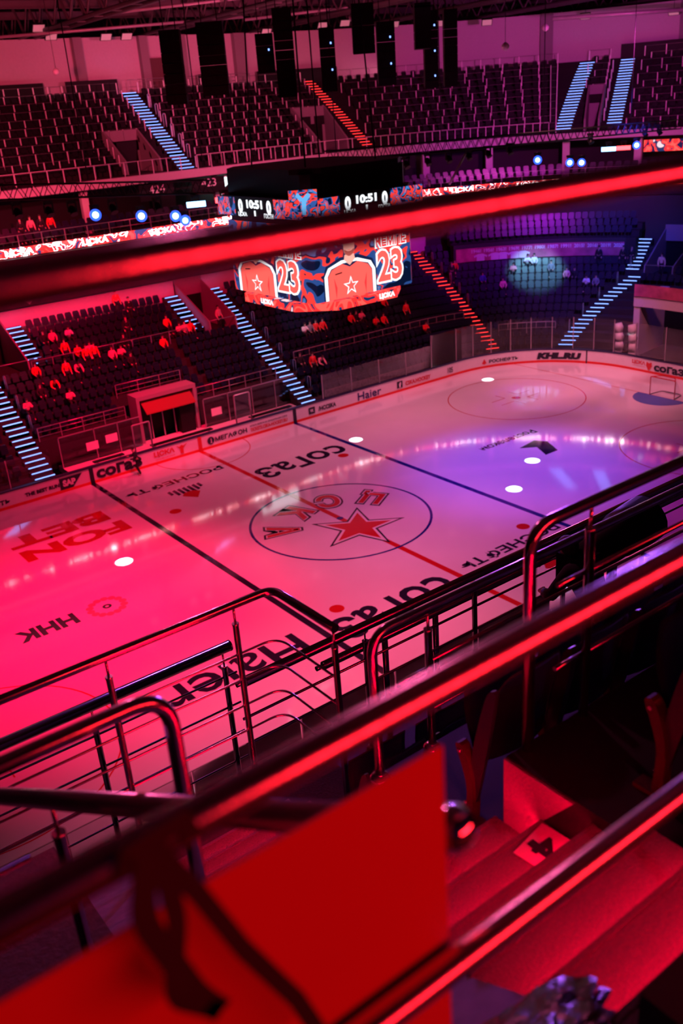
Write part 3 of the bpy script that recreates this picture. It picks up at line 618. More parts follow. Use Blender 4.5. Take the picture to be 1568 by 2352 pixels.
# ---------------------------------------------------------------- people
def skin_body(name, joints, bones, sub=1):
    me = bpy.data.meshes.new(name); names = list(joints); me.from_pydata([joints[n][0] for n in names], [(names.index(a), names.index(b_)) for a, b_ in bones], [])
    o = bpy.data.objects.new(name, me); COL.objects.link(o); m = o.modifiers.new('s', 'SKIN'); m.use_smooth_shade = True
    for i, n in enumerate(names):
        r = joints[n][1]; v = me.skin_vertices[0].data[i]; v.radius = (r, r) if not isinstance(r, tuple) else r; v.use_root = (i == 0)
    if sub: s = o.modifiers.new('d', 'SUBSURF'); s.levels = sub; s.render_levels = sub
    dg = bpy.context.evaluated_depsgraph_get(); out = bpy.data.meshes.new_from_object(o.evaluated_get(dg)); bpy.data.objects.remove(o); out.name = name
    for p in out.polygons: p.use_smooth = True
    return out
def mir(p, s): return (p[0]*s, p[1], p[2])
def figure(pose):
    """joint tables; local -y is the way the person faces; origin under the hips at floor level"""
    if pose == 'sit': hip, kn, an, ch, nk, hd = (0, 0, .50), (.11, -.44, .50), (.12, -.46, .08), (0, .02, .86), (0, 0, 1.05), (0, -.02, 1.18); el, wr = (.25, -.05, .74), (.16, -.30, .58)
    elif pose == 'phone': hip, kn, an, ch, nk, hd = (0, 0, .50), (.13, -.44, .50), (.14, -.46, .08), (0, -.03, .85), (0, -.08, 1.03), (0, -.14, 1.15); el, wr = (.26, -.16, .72), (.08, -.36, .82)
    elif pose == 'lean': hip, kn, an, ch, nk, hd = (0, .10, .92), (.10, .0, .50), (.11, .06, .07), (0, -.28, 1.16), (0, -.42, 1.26), (0, -.52, 1.36); el, wr = (.25, -.42, .98), (.18, -.62, .92)
    elif pose == 'skate': hip, kn, an, ch, nk, hd = (0, .02, .92), (.13, -.10, .50), (.16, .06, .09), (0, -.12, 1.28), (0, -.16, 1.46), (0, -.20, 1.60); el, wr = (.30, -.18, 1.12), (.30, -.44, 1.12)
    else: hip, kn, an, ch, nk, hd = (0, 0, .94), (.10, -.01, .50), (.12, .01, .08), (0, 0, 1.30), (0, .01, 1.48), (0, -.01, 1.62); el, wr = (.25, .02, 1.10), (.24, -.14, .88)
    toe = (an[0]+.02, an[1]-.17, .04)
    J = {'hip': (hip, (.13, .11)), 'waist': (tuple((a+b_)/2 for a, b_ in zip(hip, ch)), (.12, .10)), 'ch': (ch, (.15, .11)), 'nk': (nk, .055), 'hd0': ((hd[0], hd[1], hd[2]-.03), .075), 'hd1': ((hd[0], hd[1]+.005, hd[2]+.06), .085)}
    B = [('hip', 'waist'), ('waist', 'ch'), ('ch', 'nk'), ('nk', 'hd0'), ('hd0', 'hd1')]
    for s, t in ((1, 'r'), (-1, 'l')):
        sh = (ch[0]+.17*s, ch[1], ch[2]+.10)
        J['sh'+t] = (sh, .06); J['el'+t] = (mir(el, s), .045); J['wr'+t] = (mir(wr, s), .03)
        hc = tuple(w_+(w_-e)*.22 for w_, e in zip(wr, el)); J['pa'+t] = (mir(hc, s), .035)
        J['ul'+t] = ((hip[0]+.09*s, hip[1], hip[2]-.03), .09); J['kn'+t] = (mir(kn, s), .06); J['an'+t] = (mir(an, s), .042); J['to'+t] = (mir(toe, s), .035)
        B += [('ch', 'sh'+t), ('sh'+t, 'el'+t), ('el'+t, 'wr'+t), ('wr'+t, 'pa'+t), ('hip', 'ul'+t), ('ul'+t, 'kn'+t), ('kn'+t, 'an'+t), ('an'+t, 'to'+t)]
        d = tuple(w_-e for w_, e in zip(wr, el)); L = math.sqrt(sum(x*x for x in d)); d = tuple(x/L for x in d)
        for f, (off, ln) in enumerate(((-.028, .07), (-.010, .08), (.010, .078), (.027, .062))):
            q = mir((hc[0]+off+d[0]*ln, hc[1]+d[1]*ln, hc[2]+d[2]*ln-.012), s); J['f%d%s' % (f, t)] = (q, .009); B.append(('pa'+t, 'f%d%s' % (f, t)))
        q = mir((hc[0]-.05, hc[1]+d[1]*.03, hc[2]+d[2]*.03+.02), s); J['th'+t] = (q, .010); B.append(('pa'+t, 'th'+t))
    body = skin_body('body', J, B, 1)
    # clothing: the same skeleton a little fatter, cut to torso + sleeves, and to the legs
    g = lambda r, k: tuple(x+k for x in r) if isinstance(r, tuple) else r+k
    JJ = {n: (J[n][0], g(J[n][1], .022)) for n in ('hip', 'waist', 'ch', 'shr', 'elr', 'wrr', 'shl', 'ell', 'wrl')}
    JJ['col'] = ((nk[0], nk[1], nk[2]-.03), .068)
    jack = skin_body('jacket', JJ, [('hip', 'waist'), ('waist', 'ch'), ('ch', 'col'), ('ch', 'shr'), ('shr', 'elr'), ('elr', 'wrr'), ('ch', 'shl'), ('shl', 'ell'), ('ell', 'wrl')], 1)
    JT = {n: (J[n][0], g(J[n][1], .016)) for n in ('hip', 'ulr', 'knr', 'anr', 'ull', 'knl', 'anl')}
    trs = skin_body('trousers', JT, [('hip', 'ulr'), ('ulr', 'knr'), ('knr', 'anr'), ('hip', 'ull'), ('ull', 'knl'), ('knl', 'anl')], 1)
    bm = bmesh.new(); bmesh.ops.create_uvsphere(bm, u_segments=12, v_segments=8, radius=.1)
    for v in bm.verts:
        v.co = Vector((v.co.x*.98, v.co.y*1.12, v.co.z*1.0))
        if v.co.z < -.02 and v.co.y < .02: v.co.z = -.01; v.co.y *= .9
        v.co += Vector((hd[0], hd[1]+.022, hd[2]+.055))
    hair = bpy.data.meshes.new('hair'); bm.to_mesh(hair); bm.free()
    bm = bmesh.new()
    for sx in (-1, 1):
        bmesh.ops.create_uvsphere(bm, u_segments=6, v_segments=4, radius=.011, matrix=Matrix.Translation((hd[0]+sx*.032, hd[1]-.083, hd[2]+.03)))
    bmesh.ops.create_cone(bm, segments=5, radius1=.016, radius2=.006, depth=.04, cap_ends=True, matrix=Matrix.Translation((hd[0], hd[1]-.09, hd[2]+.005)))
    face = bpy.data.meshes.new('face'); bm.to_mesh(face); bm.free()
    return body, jack, trs, hair, face
FIG = {p: figure(p) for p in ('sit', 'phone', 'lean', 'stand', 'skate')}
M_SK = mat('skin', (.62, .38, .30), .5, var=.06, bscale=20)
CL = {'red': mat('cloth_red', (.75, .03, .03), .8, var=.15, bscale=20), 'pink': mat('cloth_pink', (.8, .35, .4), .8, var=.15, bscale=20), 'white': mat('cloth_white', (.8, .8, .8), .8, var=.1, bscale=20), 'black': mat('cloth_black', (.015, .015, .02), .8, var=.2, bscale=20), 'grey': mat('cloth_grey', (.2, .2, .23), .8, var=.2, bscale=20), 'blue': mat('cloth_blue', (.04, .08, .35), .8, var=.2, bscale=20), 'cream': mat('cloth_cream', (.85, .8, .55), .8, var=.1, bscale=20)}
for p, ms in FIG.items():
    for me, m in zip(ms, (M_SK, CL['black'], CL['black'], mat('hair_dark', (.03, .018, .015), .6), mat('face_dark', (.25, .10, .08), .6))):
        me.materials.clear(); me.materials.append(m)
def person(pose, loc, rz, top, legs, label, group=None, sc=1.0):
    ms = FIG[pose]; o = bpy.data.objects.new('person', ms[0]); COL.objects.link(o); o.location = loc; o.rotation_euler = (0, 0, rz); o.scale = (sc,)*3
    tag(o, label, 'person', group)
    for nm, me, m in (('jacket', ms[1], CL[top]), ('trousers', ms[2], CL[legs]), ('hair', ms[3], None), ('face', ms[4], None)):
        c = bpy.data.objects.new(nm, me); COL.objects.link(c); c.parent = o
        if m: c.material_slots[0].link = 'OBJECT'; c.material_slots[0].material = m
    return o
PP = [ # t, row, pose, top, where
 (-6.3, 8, 'sit', 'red', 'seated alone just right of the left stairway, below the guard rail'),
 (-3.87, 9, 'stand', 'red', 'standing upright beside the broad seated fan, left half of the stand'),
 (-4.6, 7, 'stand', 'red', 'standing below the upright fan beside the broad one'),
 (-3.13, 9, 'sit', 'red', 'broad figure seated beside the tall standing fan on the left'),
 (-2.35, 9, 'phone', 'pink', 'holding up both arms, right of the broad seated fan'),
 (-2.85, 7.7, 'stand', 'red', 'left one of a pair standing shoulder to shoulder with drinks'),
 (-2.3, 7.7, 'stand', 'red', 'right one of a pair standing shoulder to shoulder with drinks'),
 (-3.95, 6.8, 'lean', 'pink', 'bending forward over the seats, left of the middle'),
 (-1.21, 8, 'sit', 'pink', 'left of two seated together with raised pale sleeves'),
 (-.6, 8, 'phone', 'pink', 'right of two seated together with raised pale sleeves'),
 (-4.61, 10.7, 'sit', 'black', 'dark jacket, leftmost in the row above the guard rail'),
 (-4.03, 10.7, 'sit', 'pink', 'pale top, second from the left above the guard rail'),
 (-2.95, 10.7, 'phone', 'white', 'white sleeves, third from the left above the guard rail'),
 (1.43, 13, 'stand', 'red', 'standing against the pale wall at the top of the stand'),
 (1.95, 12, 'stand', 'black', 'dark figure standing right of the red fan at the pale wall'),
 (-6.77, 6, 'sit', 'black', 'dark jacket, low at the left beside the stairway hoops'),
 (-5.9, 6, 'lean', 'red', 'crouching over a red bag, lower left of the stand'),
 (-5.33, 5, 'phone', 'pink', 'drinking from a cup in the row above the long front rail'),
 (-8.0, 5, 'phone', 'pink', 'pale jacket at the very end of the row by the left stairway'),
 (2.47, 8, 'sit', 'red', 'alone, curled forward in the middle right of the stand'),
 (3.7, 9.6, 'sit', 'red', 'leftmost of the group at the foot of the short stairway'),
 (4.15, 9.4, 'phone', 'pink', 'second of the group at the foot of the short stairway'),
 (4.6, 9.2, 'sit', 'pink', 'third of the group at the foot of the short stairway'),
 (5.05, 9, 'sit', 'red', 'rightmost of the group at the foot of the short stairway'),
 (.07, 9, 'sit', 'black', 'dark jacket, in the middle of the row over the booth'),
 (.84, 9.7, 'stand', 'black', 'dark jacket, standing under the guard rail in the middle'),
 (-.32, 7, 'sit', 'black', 'dark jacket, two rows above the short rail of the booth'),
 (12.77, 6, 'phone', 'white', 'white sleeves, first of four right of the second blue stairway'),
 (13.29, 6.4, 'sit', 'grey', 'grey top, second of four right of the second blue stairway'),
 (13.8, 6.2, 'sit', 'red', 'third of four right of the second blue stairway'),
 (14.4, 6.4, 'sit', 'red', 'last of four right of the second blue stairway'),
 (16.98, 6.3, 'sit', 'red', 'left of three seated straight below the scoreboard'),
 (17.5, 6.1, 'sit', 'black', 'dark jacket, middle of three below the scoreboard'),
 (17.95, 6, 'phone', 'pink', 'right of three seated straight below the scoreboard'),
 (18.65, 5.1, 'phone', 'red', 'hands raised, left of a pair by the long guard rail'),
 (19.46, 5.1, 'sit', 'red', 'right of a pair by the long guard rail'),
 (22.0, 5.2, 'stand', 'red', 'slim standing fan left of the red stairway'),
 (20.85, 7, 'sit', 'red', 'alone, under the right edge of the scoreboard'),
 (11.19, 2, 'stand', 'red', 'standing by the glass near the foot of the bench stairway'),
 (11.7, 2, 'lean', 'pink', 'reaching down by the glass near the foot of the bench stairway'),
 (10.6, 3, 'sit', 'black', 'dark jacket, right at the second blue stairway'),
 (22.6, 3, 'phone', 'red', 'orange top near the glass, left of the red stairway'),
 (38.1, 10, 'phone', 'white', 'white top, left of two at the top of the lit cyan seats'),
 (38.75, 10, 'sit', 'white', 'right of two at the top of the lit cyan seats'),
 (40.38, 9, 'sit', 'grey', 'grey top, right edge of the lit cyan seats'),
 (36.6, 8.8, 'phone', 'pink', 'red and pale top, left edge of the lit cyan seats'),
 (42.0, 8, 'sit', 'pink', 'pink top, in the blue seats right of the cyan patch'),
 (42.8, 7.8, 'sit', 'black', 'dark jacket, in the blue seats right of the cyan patch'),
 (44.2, 7.3, 'phone', 'white', 'white sleeves raised, among the blue seats'),
 (45.2, 6.7, 'sit', 'grey', 'grey top, lowest of those near the right blue stairway'),
 (35.2, 7, 'sit', 'pink', 'pink top, below left of the lit cyan seats'),
 (33.2, 8, 'sit', 'blue', 'blue top, in the dim seats right of the red stairway'),
 (30.9, 9.7, 'sit', 'red', 'dim red top, just right of the red stairway'),
 (30.3, 9.2, 'stand', 'black', 'dark figure standing at the red stairway'),
 (47.9, 9.6, 'stand', 'black', 'dark clothes, climbing the right blue stairway'),
 (44.83, 10.5, 'stand', 'black', 'black silhouette standing before the years banner'),
 (47.1, 10.4, 'stand', 'black', 'black silhouette at the right end of the years banner'),
]
for t, k, pose, top, where in PP:
    kk = min(NR-1 if t < 31 else 10, int(k+.4)); r = lr(kk)+(.30 if pose in ('sit', 'phone') else .45)
    desc = {'red': 'person in red', 'pink': 'person in pale pink', 'white': 'person in white', 'black': 'person in black', 'grey': 'person in grey', 'blue': 'person in blue'}[top]
    for w_ in ('dark jacket, ', 'dark clothes, ', 'white top, ', 'pink top, ', 'grey top, ', 'blue top, ', 'dim red top, ', 'orange top ', 'red and pale top, ', 'pale top, ', 'pale jacket '): where = where[len(w_):] if where.startswith(w_) else where
    person(pose, W(t, r, lz(kk)), ANG(t), top, 'black', desc+', '+where, 'spectators')
person('stand', W(50.9, lr(9)+.9, lz(9)), ANG(50)+.4, 'cream', 'black', 'steward in a cream white top standing in the violet entrance at the right')
person('stand', W(7.6, lr(10), lz(9)), 0.3, 'pink', 'black', 'bare shouldered person standing inside the middle stand entrance')
person('skate', (-4.45, 13.35, 0), -1.9, 'black', 'black', 'person in black skating along the far boards beside the insurer lettering')
for k, (t, top) in enumerate(((-1.9, 'pink'), (-1.2, 'black'), (-.5, 'red'), (-2.6, 'black'))):
    person('stand', W(t, 25.2, 11.5), 0, top, 'black', 'person in a %s top on the upper left balcony, %s' % ({'pink': 'pale', 'black': 'dark', 'red': 'red'}[top], ['second from the left', 'third from the left', 'rightmost', 'leftmost'][k]), 'people on the balcony')

# ================================================================ MEZZANINE
tag(sw('mezzanine_floor', -20, 66, [(22.6, 10.2), (22.6, 10.9), (23.55, 10.9), (23.55, 11.5), (28, 11.5), (28, 10.2)], M_TIER, None), 'dark slab of the middle level carrying the lit ribbon', 'slab', kind='structure')
tag(sw('wall_mezzanine', -20, 66, [(27.6, 11.5), (27.6, 14.4), (27.9, 14.4), (27.9, 11.5)], M_BLACK, None), 'dark rear wall of the middle level', 'wall', kind='structure')
rib = tag(empty('led_ribbon'), 'glowing red ribbon display running round the middle level of the arena', 'led display')
sw('display', -20, 66, [(23.45, 10.93), (23.45, 11.52), (23.54, 11.52), (23.54, 10.93)], CAMOR, rib, 1.2)
for tt in (-3.6, 1.75, 7.0, 12.6, 18.0, 23.6, 33.3, 38.5, 43.5):
    me = fit_text('ЦСКА', 1.9, .46, .02); mapmesh(me, lambda a, b_, c: W(tt+a*RR/23.4 if tt > TC else tt+a, 23.42, 11.2+b_)); link('club_lettering', me, emat('ribbon_white', (1, .85, .9), 11), rib)
GB = 'balcony rails of the middle level'
for a, b_, l in ((-18, 3, 'left part'), (3, 12.5, 'behind the left lights'), (19, 30, 'right of the scoreboard'), (30, 46, 'round the corner'), (46, 60, 'far right')):
    guard('balcony_rail', 'steel balcony rail above the lit ribbon, '+l, a, b_, 23.6, 11.5, .8, GB, step=1.6, mids=(.5,), r=.02)
bulk('balcony_seating', [(t, W(t, r, z)) for r, z in ((24.3, 11.5), (25.1, 11.75)) for t in [(-18+.6*i) for i in range(120)] if not (12.8 < t < 18.5)], 'dark seats in two rows on the middle level balcony', SM, M_SEATB)
for k, tt in enumerate((2.2, 12.9, 18.6, 24.0, 27.2, 30.8, 35.5, 41.0, 46.0, 52.0)):
    tag(sw('balcony_column', tt, tt+.5, [(25.7, 11.5), (25.7, 14.3), (26.1, 14.3), (26.1, 11.5)], M_CONCL, None), 'pale square column of the middle level, %s from the left' % ORD[k], 'column', 'columns of the middle level')
lw = thing('lit_box_window', 'bright white lit hospitality box window left of the scoreboard top', 'window', W(13.5, 25.6, 12.6))
MB().box((0, .2, 0), (4.3, .25, 1.6)).build('pane', M_GLOW, lw); MB().box((-.05, .0, -.05), (4.35, .15, .1)).box((-.05, 0, 1.55), (4.35, .15, 1.65)).box((-.05, 0, 0), (.08, .15, 1.6)).box((4.25, 0, 0), (4.35, .15, 1.6)).build('frame', M_CONCL, lw)
MB().prism([(.1, .05, 0), (1.4, .05, 0), (1.4, .05, .9), (.9, .05, 1.2), (.1, .05, .7)], (0, .1, 0)).box((1.8, .05, 0), (2.4, .1, .45)).box((2.7, .05, 0), (3.2, .1, .45)).build('furniture', M_BLACK, lw)
for tt, s_ in ((7.7, '424'), (12.0, '423'), (25.5, '426'), (28.6, '427')):
    sg = tag(empty('section_sign'), 'dark section sign reading %s under the upper stand' % s_, 'sign', 'section number signs')
    sw('panel', tt-1.4, tt+1.4, [(25.0, 13.2), (25.0, 14.3), (25.06, 14.3), (25.06, 13.2)], M_BLACK, sg)
    me = fit_text(s_, 1.25, .55, .0); mapmesh(me, lambda a, b_, c: W(tt+a, 24.95, 13.95+b_)); link('number', me, M_BOARD, sg)
for k, (a, b_, z) in enumerate(((20.2, 25.4, 12.9), (46.6, 50.5, 13.2), (51, 56, 12.9))):
    tag(sw('wall_screen', a, b_, [(26.0, z), (26.0, z+.9), (26.1, z+.9), (26.1, z)], CAMOQ, None), 'lit red screen on the rear wall of the middle level, %s' % ['beside section 426', 'far right', 'at the right edge'][k], 'screen')

# ================================================================ UPPER STAND
UR, UZ, UP_, UH, UN = 25.4, 15.1, .78, .54, 11
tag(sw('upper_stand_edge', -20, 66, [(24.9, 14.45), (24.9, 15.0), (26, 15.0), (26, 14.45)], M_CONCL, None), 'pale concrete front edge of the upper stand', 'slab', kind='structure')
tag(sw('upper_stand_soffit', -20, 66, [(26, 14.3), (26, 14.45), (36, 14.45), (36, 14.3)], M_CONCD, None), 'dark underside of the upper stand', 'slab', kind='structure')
UV = [(5.8, 8.6, 5), (22.6, 25.0, 6), (42.45, 43.55, 6)]
ut = MB()
for k in range(UN):
    z = UZ+UH*k; iv = [(-20, 66)]
    for g0, g1, kk in UV:
        if k < kk-1:
            nx = []
            for x0, x1 in iv:
                if g0 < x0 or g1 > x1: nx.append((x0, x1))
                else: nx += [(x0, g0), (g1, x1)]
            iv = nx
    for x0, x1 in iv: sweep(ut, x0, x1, [(UR+UP_*k, z-.7), (UR+UP_*k, z), (UR+UP_*(k+1), z), (UR+UP_*(k+1), z-.7)], 2.0)
tag(ut.build('upper_tiers', mat('upper_concrete', (0.022, 0.018, 0.022), 0.85, var=.2, spec=.1)), 'dark concrete tiers of the upper stand', 'stand', kind='structure')
for (g0, g1, kk), lab in zip(UV, ('left of the upper blue stairway', 'left of the upper red stairway', 'between the two blue stairways on the right')):
    v = thing('upper_entrance', 'pale concrete entrance opening in the upper stand, '+lab, 'entrance')
    rb = UR+UP_*(kk-1); zt = UZ+UH*kk+.2
    sw('back_wall', g0, g1, [(rb, UZ), (rb, zt), (rb+.2, zt), (rb+.2, UZ)], M_CONC, v); sw('floor_slab', g0, g1, [(UR, UZ-.2), (UR, UZ), (rb, UZ), (rb, UZ-.2)], M_TIER, v)
    sw('doorway_shade', g0+.9, g1-.3 if g1-g0 > 1.5 else g1, [(rb-.05, UZ), (rb-.05, UZ+2.1), (rb, UZ+2.1), (rb, UZ)], M_BLACK, v)  # black sheet on the wall, painted for the shade within the door opening
    for g, o_ in ((g0, .12), (g1, -.12)):
        s_ = MB(); s_.prism([W(g, UR, UZ), W(g, rb, UZ), W(g, rb, zt), W(g, UR+.1, UZ+.9)], (W(g+o_, UR)-W(g, UR))*1.0); s_.build('side_wall', M_CONC, v)
US = [(-20, 9.7, 'left of the upper blue stairway'), (11.4, 25.0, 'between the upper blue and red stairways'), (27.0, 40.6, 'between the red stairway and the right pair'), (42.3, 43.6, 'between the right pair of blue stairways'), (45.4, 56, 'at the far right')]
M_POST = mat('rail_post_metal', (.95, .85, .9), .4, .0, var=.1)
for k in range(UN):
    for a, b_, l in US:
        iv = [(max(a, -8), b_)]
        for g0, g1, kk in UV:
            if k < kk-1 or (k == kk-1):
                if k == kk-1: continue
                nx = []
                for x0, x1 in iv:
                    if g1 <= x0 or g0 >= x1: nx.append((x0, x1)); continue
                    if x0 < g0-.5: nx.append((x0, g0))
                    if g1+.5 < x1: nx.append((g1, x1))
                iv = nx
        for j, (x0, x1) in enumerate(iv):
            off = (k % 2)*.5
            if x1-x0 < 1.2: continue
            guard('row_rail', 'thin row rail, upper tier %s, %s%s' % (ORD[k], l, '' if len(iv) == 1 else (', %s piece' % ORD[j])), x0+off*.9, x1-.1, UR+UP_*k+.03, UZ+UH*k, .78, 'row rails of the upper stand', M_POST, step=1.12, mids=(), r=.012)
spu = []
for k in range(UN-1):
    for a, b_, l in US:
        t = max(a, -8)+.4
        while t < b_-.3:
            if not any(g0 < t < g1 and k < kk for g0, g1, kk in UV): spu.append((t, W(t, UR+UP_*k+.36, UZ+UH*k)))
            t += .56
bulk('upper_seating', spu, 'dark folded seats filling the tiers of the upper stand', SM, mat('seat_dark_upper', (.006, .005, .009), .6, var=.2, spec=.25))
urf = lambda k: UR+UP_*k; uzf = lambda k: UZ+UH*k
stair('blue lit stairway in the upper stand at the left', lambda k: 10.55, 0, 10.5, 1.3, uzf, urf, M_LEDB, UP_, UH, 2.5)
stair('red lit stairway in the upper stand left of centre', lambda k: 26.6-.12*k, 0, 10.5, 1.0, uzf, urf, M_LEDR, UP_, UH, 2.5)
stair('left one of the two blue lit stairways at the upper right', lambda k: 40.95+.13*k, .4, 10, 1.35, uzf, urf, M_LEDB, UP_, UH, 2.5)
stair('right one of the two blue lit stairways at the upper right', lambda k: 44.5+.0*k, .4, 10.3, 1.25, uzf, urf, M_LEDB, UP_, UH, 2.5)
for tt, nm in ((11.5, 'upper left blue stairway'), (40.1, 'left stairway of the right pair'), (43.75, 'right stairway of the right pair')):
    for j in range(6):
        k = 1.2+j*1.35
        tag(MB().tube(fillet([W(tt, urf(k), uzf(k)), W(tt, urf(k), uzf(k)+.95), W(tt, urf(k)+.4, uzf(k)+.95), W(tt, urf(k)+.4, uzf(k))], .12, 3), .03, 6).build('stair_hoop', M_POST), 'steel hoop handrail beside the %s, %s from the bottom' % (nm, ORD[j]), 'handrail', 'hoops beside the '+nm)
guard('edge_rail', 'tall steel rail along the front edge of the upper stand, left part', -8, 9.9, 25.0, 15.0, .95, 'front edge rails of the upper stand', M_POST, step=1.15, mids=(), r=.02)
guard('edge_rail', 'tall steel rail along the front edge of the upper stand, middle part', 11.3, 40, 25.0, 15.0, .95, 'front edge rails of the upper stand', M_POST, step=1.15, mids=(), r=.02)
RU = UR+UP_*UN
tag(sw('wall_upper_back', -20, 66, [(35.2, 14.3), (35.2, 24.6), (35.5, 24.6), (35.5, 14.3)], M_CONCL, None), 'pale wall lit pink behind the upper stand', 'wall', kind='structure')
tag(sw('upper_walkway', -20, 66, [(RU, UZ+UH*(UN-1)-.3), (RU, UZ+UH*(UN-1)), (35.2, UZ+UH*(UN-1)), (35.2, UZ+UH*(UN-1)-.3)], M_TIER, None), 'walkway behind the last row of the upper stand', 'floor', kind='structure')
for k, tt in enumerate((7.3, 12.8, 16.2, 21.5, 33.0, 39.5, 47.0)):
    tag(sw('wall_column', tt, tt+.7, [(34.7, 20.4), (34.7, 24.6), (35.2, 24.6), (35.2, 20.4)], M_CONC, None), 'square column against the pink upper wall, %s from the left' % ORD[k], 'column', 'columns of the upper wall')
tag(sw('wall_door', 13.4, 15.3, [(35.0, 20.5), (35.0, 23.0), (35.2, 23.0), (35.2, 20.5)], mat('brown_door', (.12, .06, .06), .6), None), 'tall dark door in the pink upper wall', 'door')
for k, (a, b_) in enumerate(((-6, 4.2), (6.0, 10.2), (17.5, 19.6), (22.6, 27.5), (44, 60))):
    tag(sw('dark_screen', a, b_, [(34.2, 20.5), (34.2, 21.6), (34.4, 21.6), (34.4, 20.5)], M_BLACK, None), 'low dark screen on the upper walkway, %s from the left' % ORD[k], 'screen', 'dark screens on the upper walkway')
guard('walkway_rail', 'thin steel rail along the upper walkway', 11, 22, RU+.1, UZ+UH*(UN-1), 1.0, 'walkway rails', M_DSTEEL, step=1.6, mids=(.5,), r=.02)

# ================================================================ ROOF
tag(MB().box((-60, -50, 28.2), (75, 60, 28.5)).build('ceiling', M_ROOF), 'dark roof deck of the arena', 'roof', kind='structure')
def truss(name, p0, p1, h, wd, label, group, cat='truss', m=M_BLACK, r=.05, n=None, rd=.03):
    """box truss between two points; top corner along p0-p1"""
    p0 = Vector(p0); p1 = Vector(p1); d = (p1-p0); L = d.length; d.normalize(); s = d.cross(Vector((0, 0, 1))).normalized()*wd/2; u = Vector((0, 0, h/2))
    t_ = thing(name, label, cat, p0, 0, group); n = n or max(2, int(L/(h*1.1)))
    for i, (a, b_) in enumerate(((1, 1), (1, -1), (-1, 1), (-1, -1))):
        o = s*a+u*b_; MB().tube([o, o+d*L], r, 6).build('chord', m, t_)
    web = MB()
    for i in range(n):
        q0 = d*(L*i/n); q1 = d*(L*(i+1)/n)
        for a in (1, -1):
            web.tube([q0+s*a-u, (q0+q1)/2+s*a+u], rd, 4, False); web.tube([(q0+q1)/2+s*a+u, q1+s*a-u], rd, 4, False)
        web.tube([q0+s-u, q0-s-u], rd, 4, False); web.tube([q0+s+u, q1-s+u], rd, 4, False)
    web.build('bracing', m, t_); return t_
for k, x in enumerate((-16, -6, 4, 14, 24, 34, 44, 54)):
    truss('roof_truss', (x, -20, 26.5), (x, 48, 25.6), 2.0, 1.2, 'large steel roof truss spanning the arena, %s from the left' % ORD[k], 'roof trusses', m=M_ROOF, r=.14, rd=.07, n=24)
for k, y in enumerate((6, 13, 20, 27, 34, 41)):
    b = MB().box((-30, y-.12, 25.9), (66, y+.12, 25.95)).box((-30, y-.02, 25.95), (66, y+.02, 26.35)).box((-30, y-.12, 26.35), (66, y+.12, 26.4))
    tag(b.build('roof_beam', M_ROOF), 'long steel beam under the roof, %s from the ice' % ORD[k], 'beam', 'roof beams')
tag(MB().tube([(40, 22, 23.6), (52, 12, 23.4)], .16, 12).build('duct', M_DUCT), 'pale round duct under the roof at the far right', 'duct')
for k, (a, b_) in enumerate((((6, 30, 25.2), (26, 26, 26.6)), ((0, 36, 24.4), (18, 33, 25.1)), ((18, 33, 24.9), (40, 24, 26.2)), ((-2, 20, 25.1), (9, 25, 26.1)))):
    tag(MB().tube([a, b_], .10, 8).build('roof_pipe', M_DUCT), 'thin pale pipe slung diagonally under the roof, %s from the left' % ['third', 'second', 'rightmost', 'first'][k], 'pipe', 'pipes under the roof')
lampm = MB().box((-.45, -.3, -.05), (.45, .3, .05)).mesh('housing'); lensm = MB().box((-.4, -.25, -.07), (.4, .25, -.05)).mesh('lens'); lampm.materials.append(M_BLACK); lensm.materials.append(mat('lamp_lens', (.6, .5, .5), .3, emis=(1, .35, .45), es=.25))  # faint pink glow put into the lens though the floodlight is unlit
for k, (px, t, rho, z) in enumerate(((0, 5, 33, 24.6), (0, 9.5, 33.5, 24.5), (0, 11.2, 33.5, 24.5), (0, 25.5, 30, 24.6), (0, 27, 30, 24.7), (0, 21, 29, 24.2), (0, 33.3, 31, 24.3), (0, 36.2, 31, 24.1), (0, 42, 33, 24.0), (0, 47, 32, 23.6), (0, 3.0, 30, 24.9), (0, 30.2, 30, 24.4))):
    l = thing('roof_floodlight', 'unlit pale floodlight hanging under the roof edge, %s counted along the wall' % (ORD[k]), 'floodlight', W(t, rho, z), ANG(t), 'floodlights under the roof')
    a = bpy.data.objects.new('housing', lampm); a2 = bpy.data.objects.new('lens', lensm)
    for q in (a, a2): COL.objects.link(q); q.parent = l; q.rotation_euler = (-.9, 0, 0)
    MB().tube([(0, 0, 0), (0, 0, 1.0)], .02, 5).build('hanger', M_BLACK, l)
for k, (px, py, y) in enumerate(((130, 350/1.96, 20), (812, 48, 3), (1160, 112, 3), (948+0, 66, 3))):
    pass
ORB = [((1.47, 30, 21.9), 'at the far left by the pink wall'), ((6.56, 5, 22.5), 'above the middle speakers'), ((20.0, 8, 21.1), 'right of the speakers'), ((27.9, 12, 22.3), 'far right under the roof')]
for k, (p, l) in enumerate(ORB):
    o = thing('hanging_microphone', 'pale ball shaped microphone hanging on a cable, '+l, 'microphone', p, 0, 'hanging microphones')
    MB().tube([(0, 0, .14), (0, 0, 5.5)], .015, 5).build('cable', M_BLACK, o)
    MB().tube([(0, 0, -.25), (0, 0, -.16), (0, 0, 0), (0, 0, .12), (0, 0, .2)], [.05, .2, .24, .15, .04], 14).build('ball', M_BOARD, o)

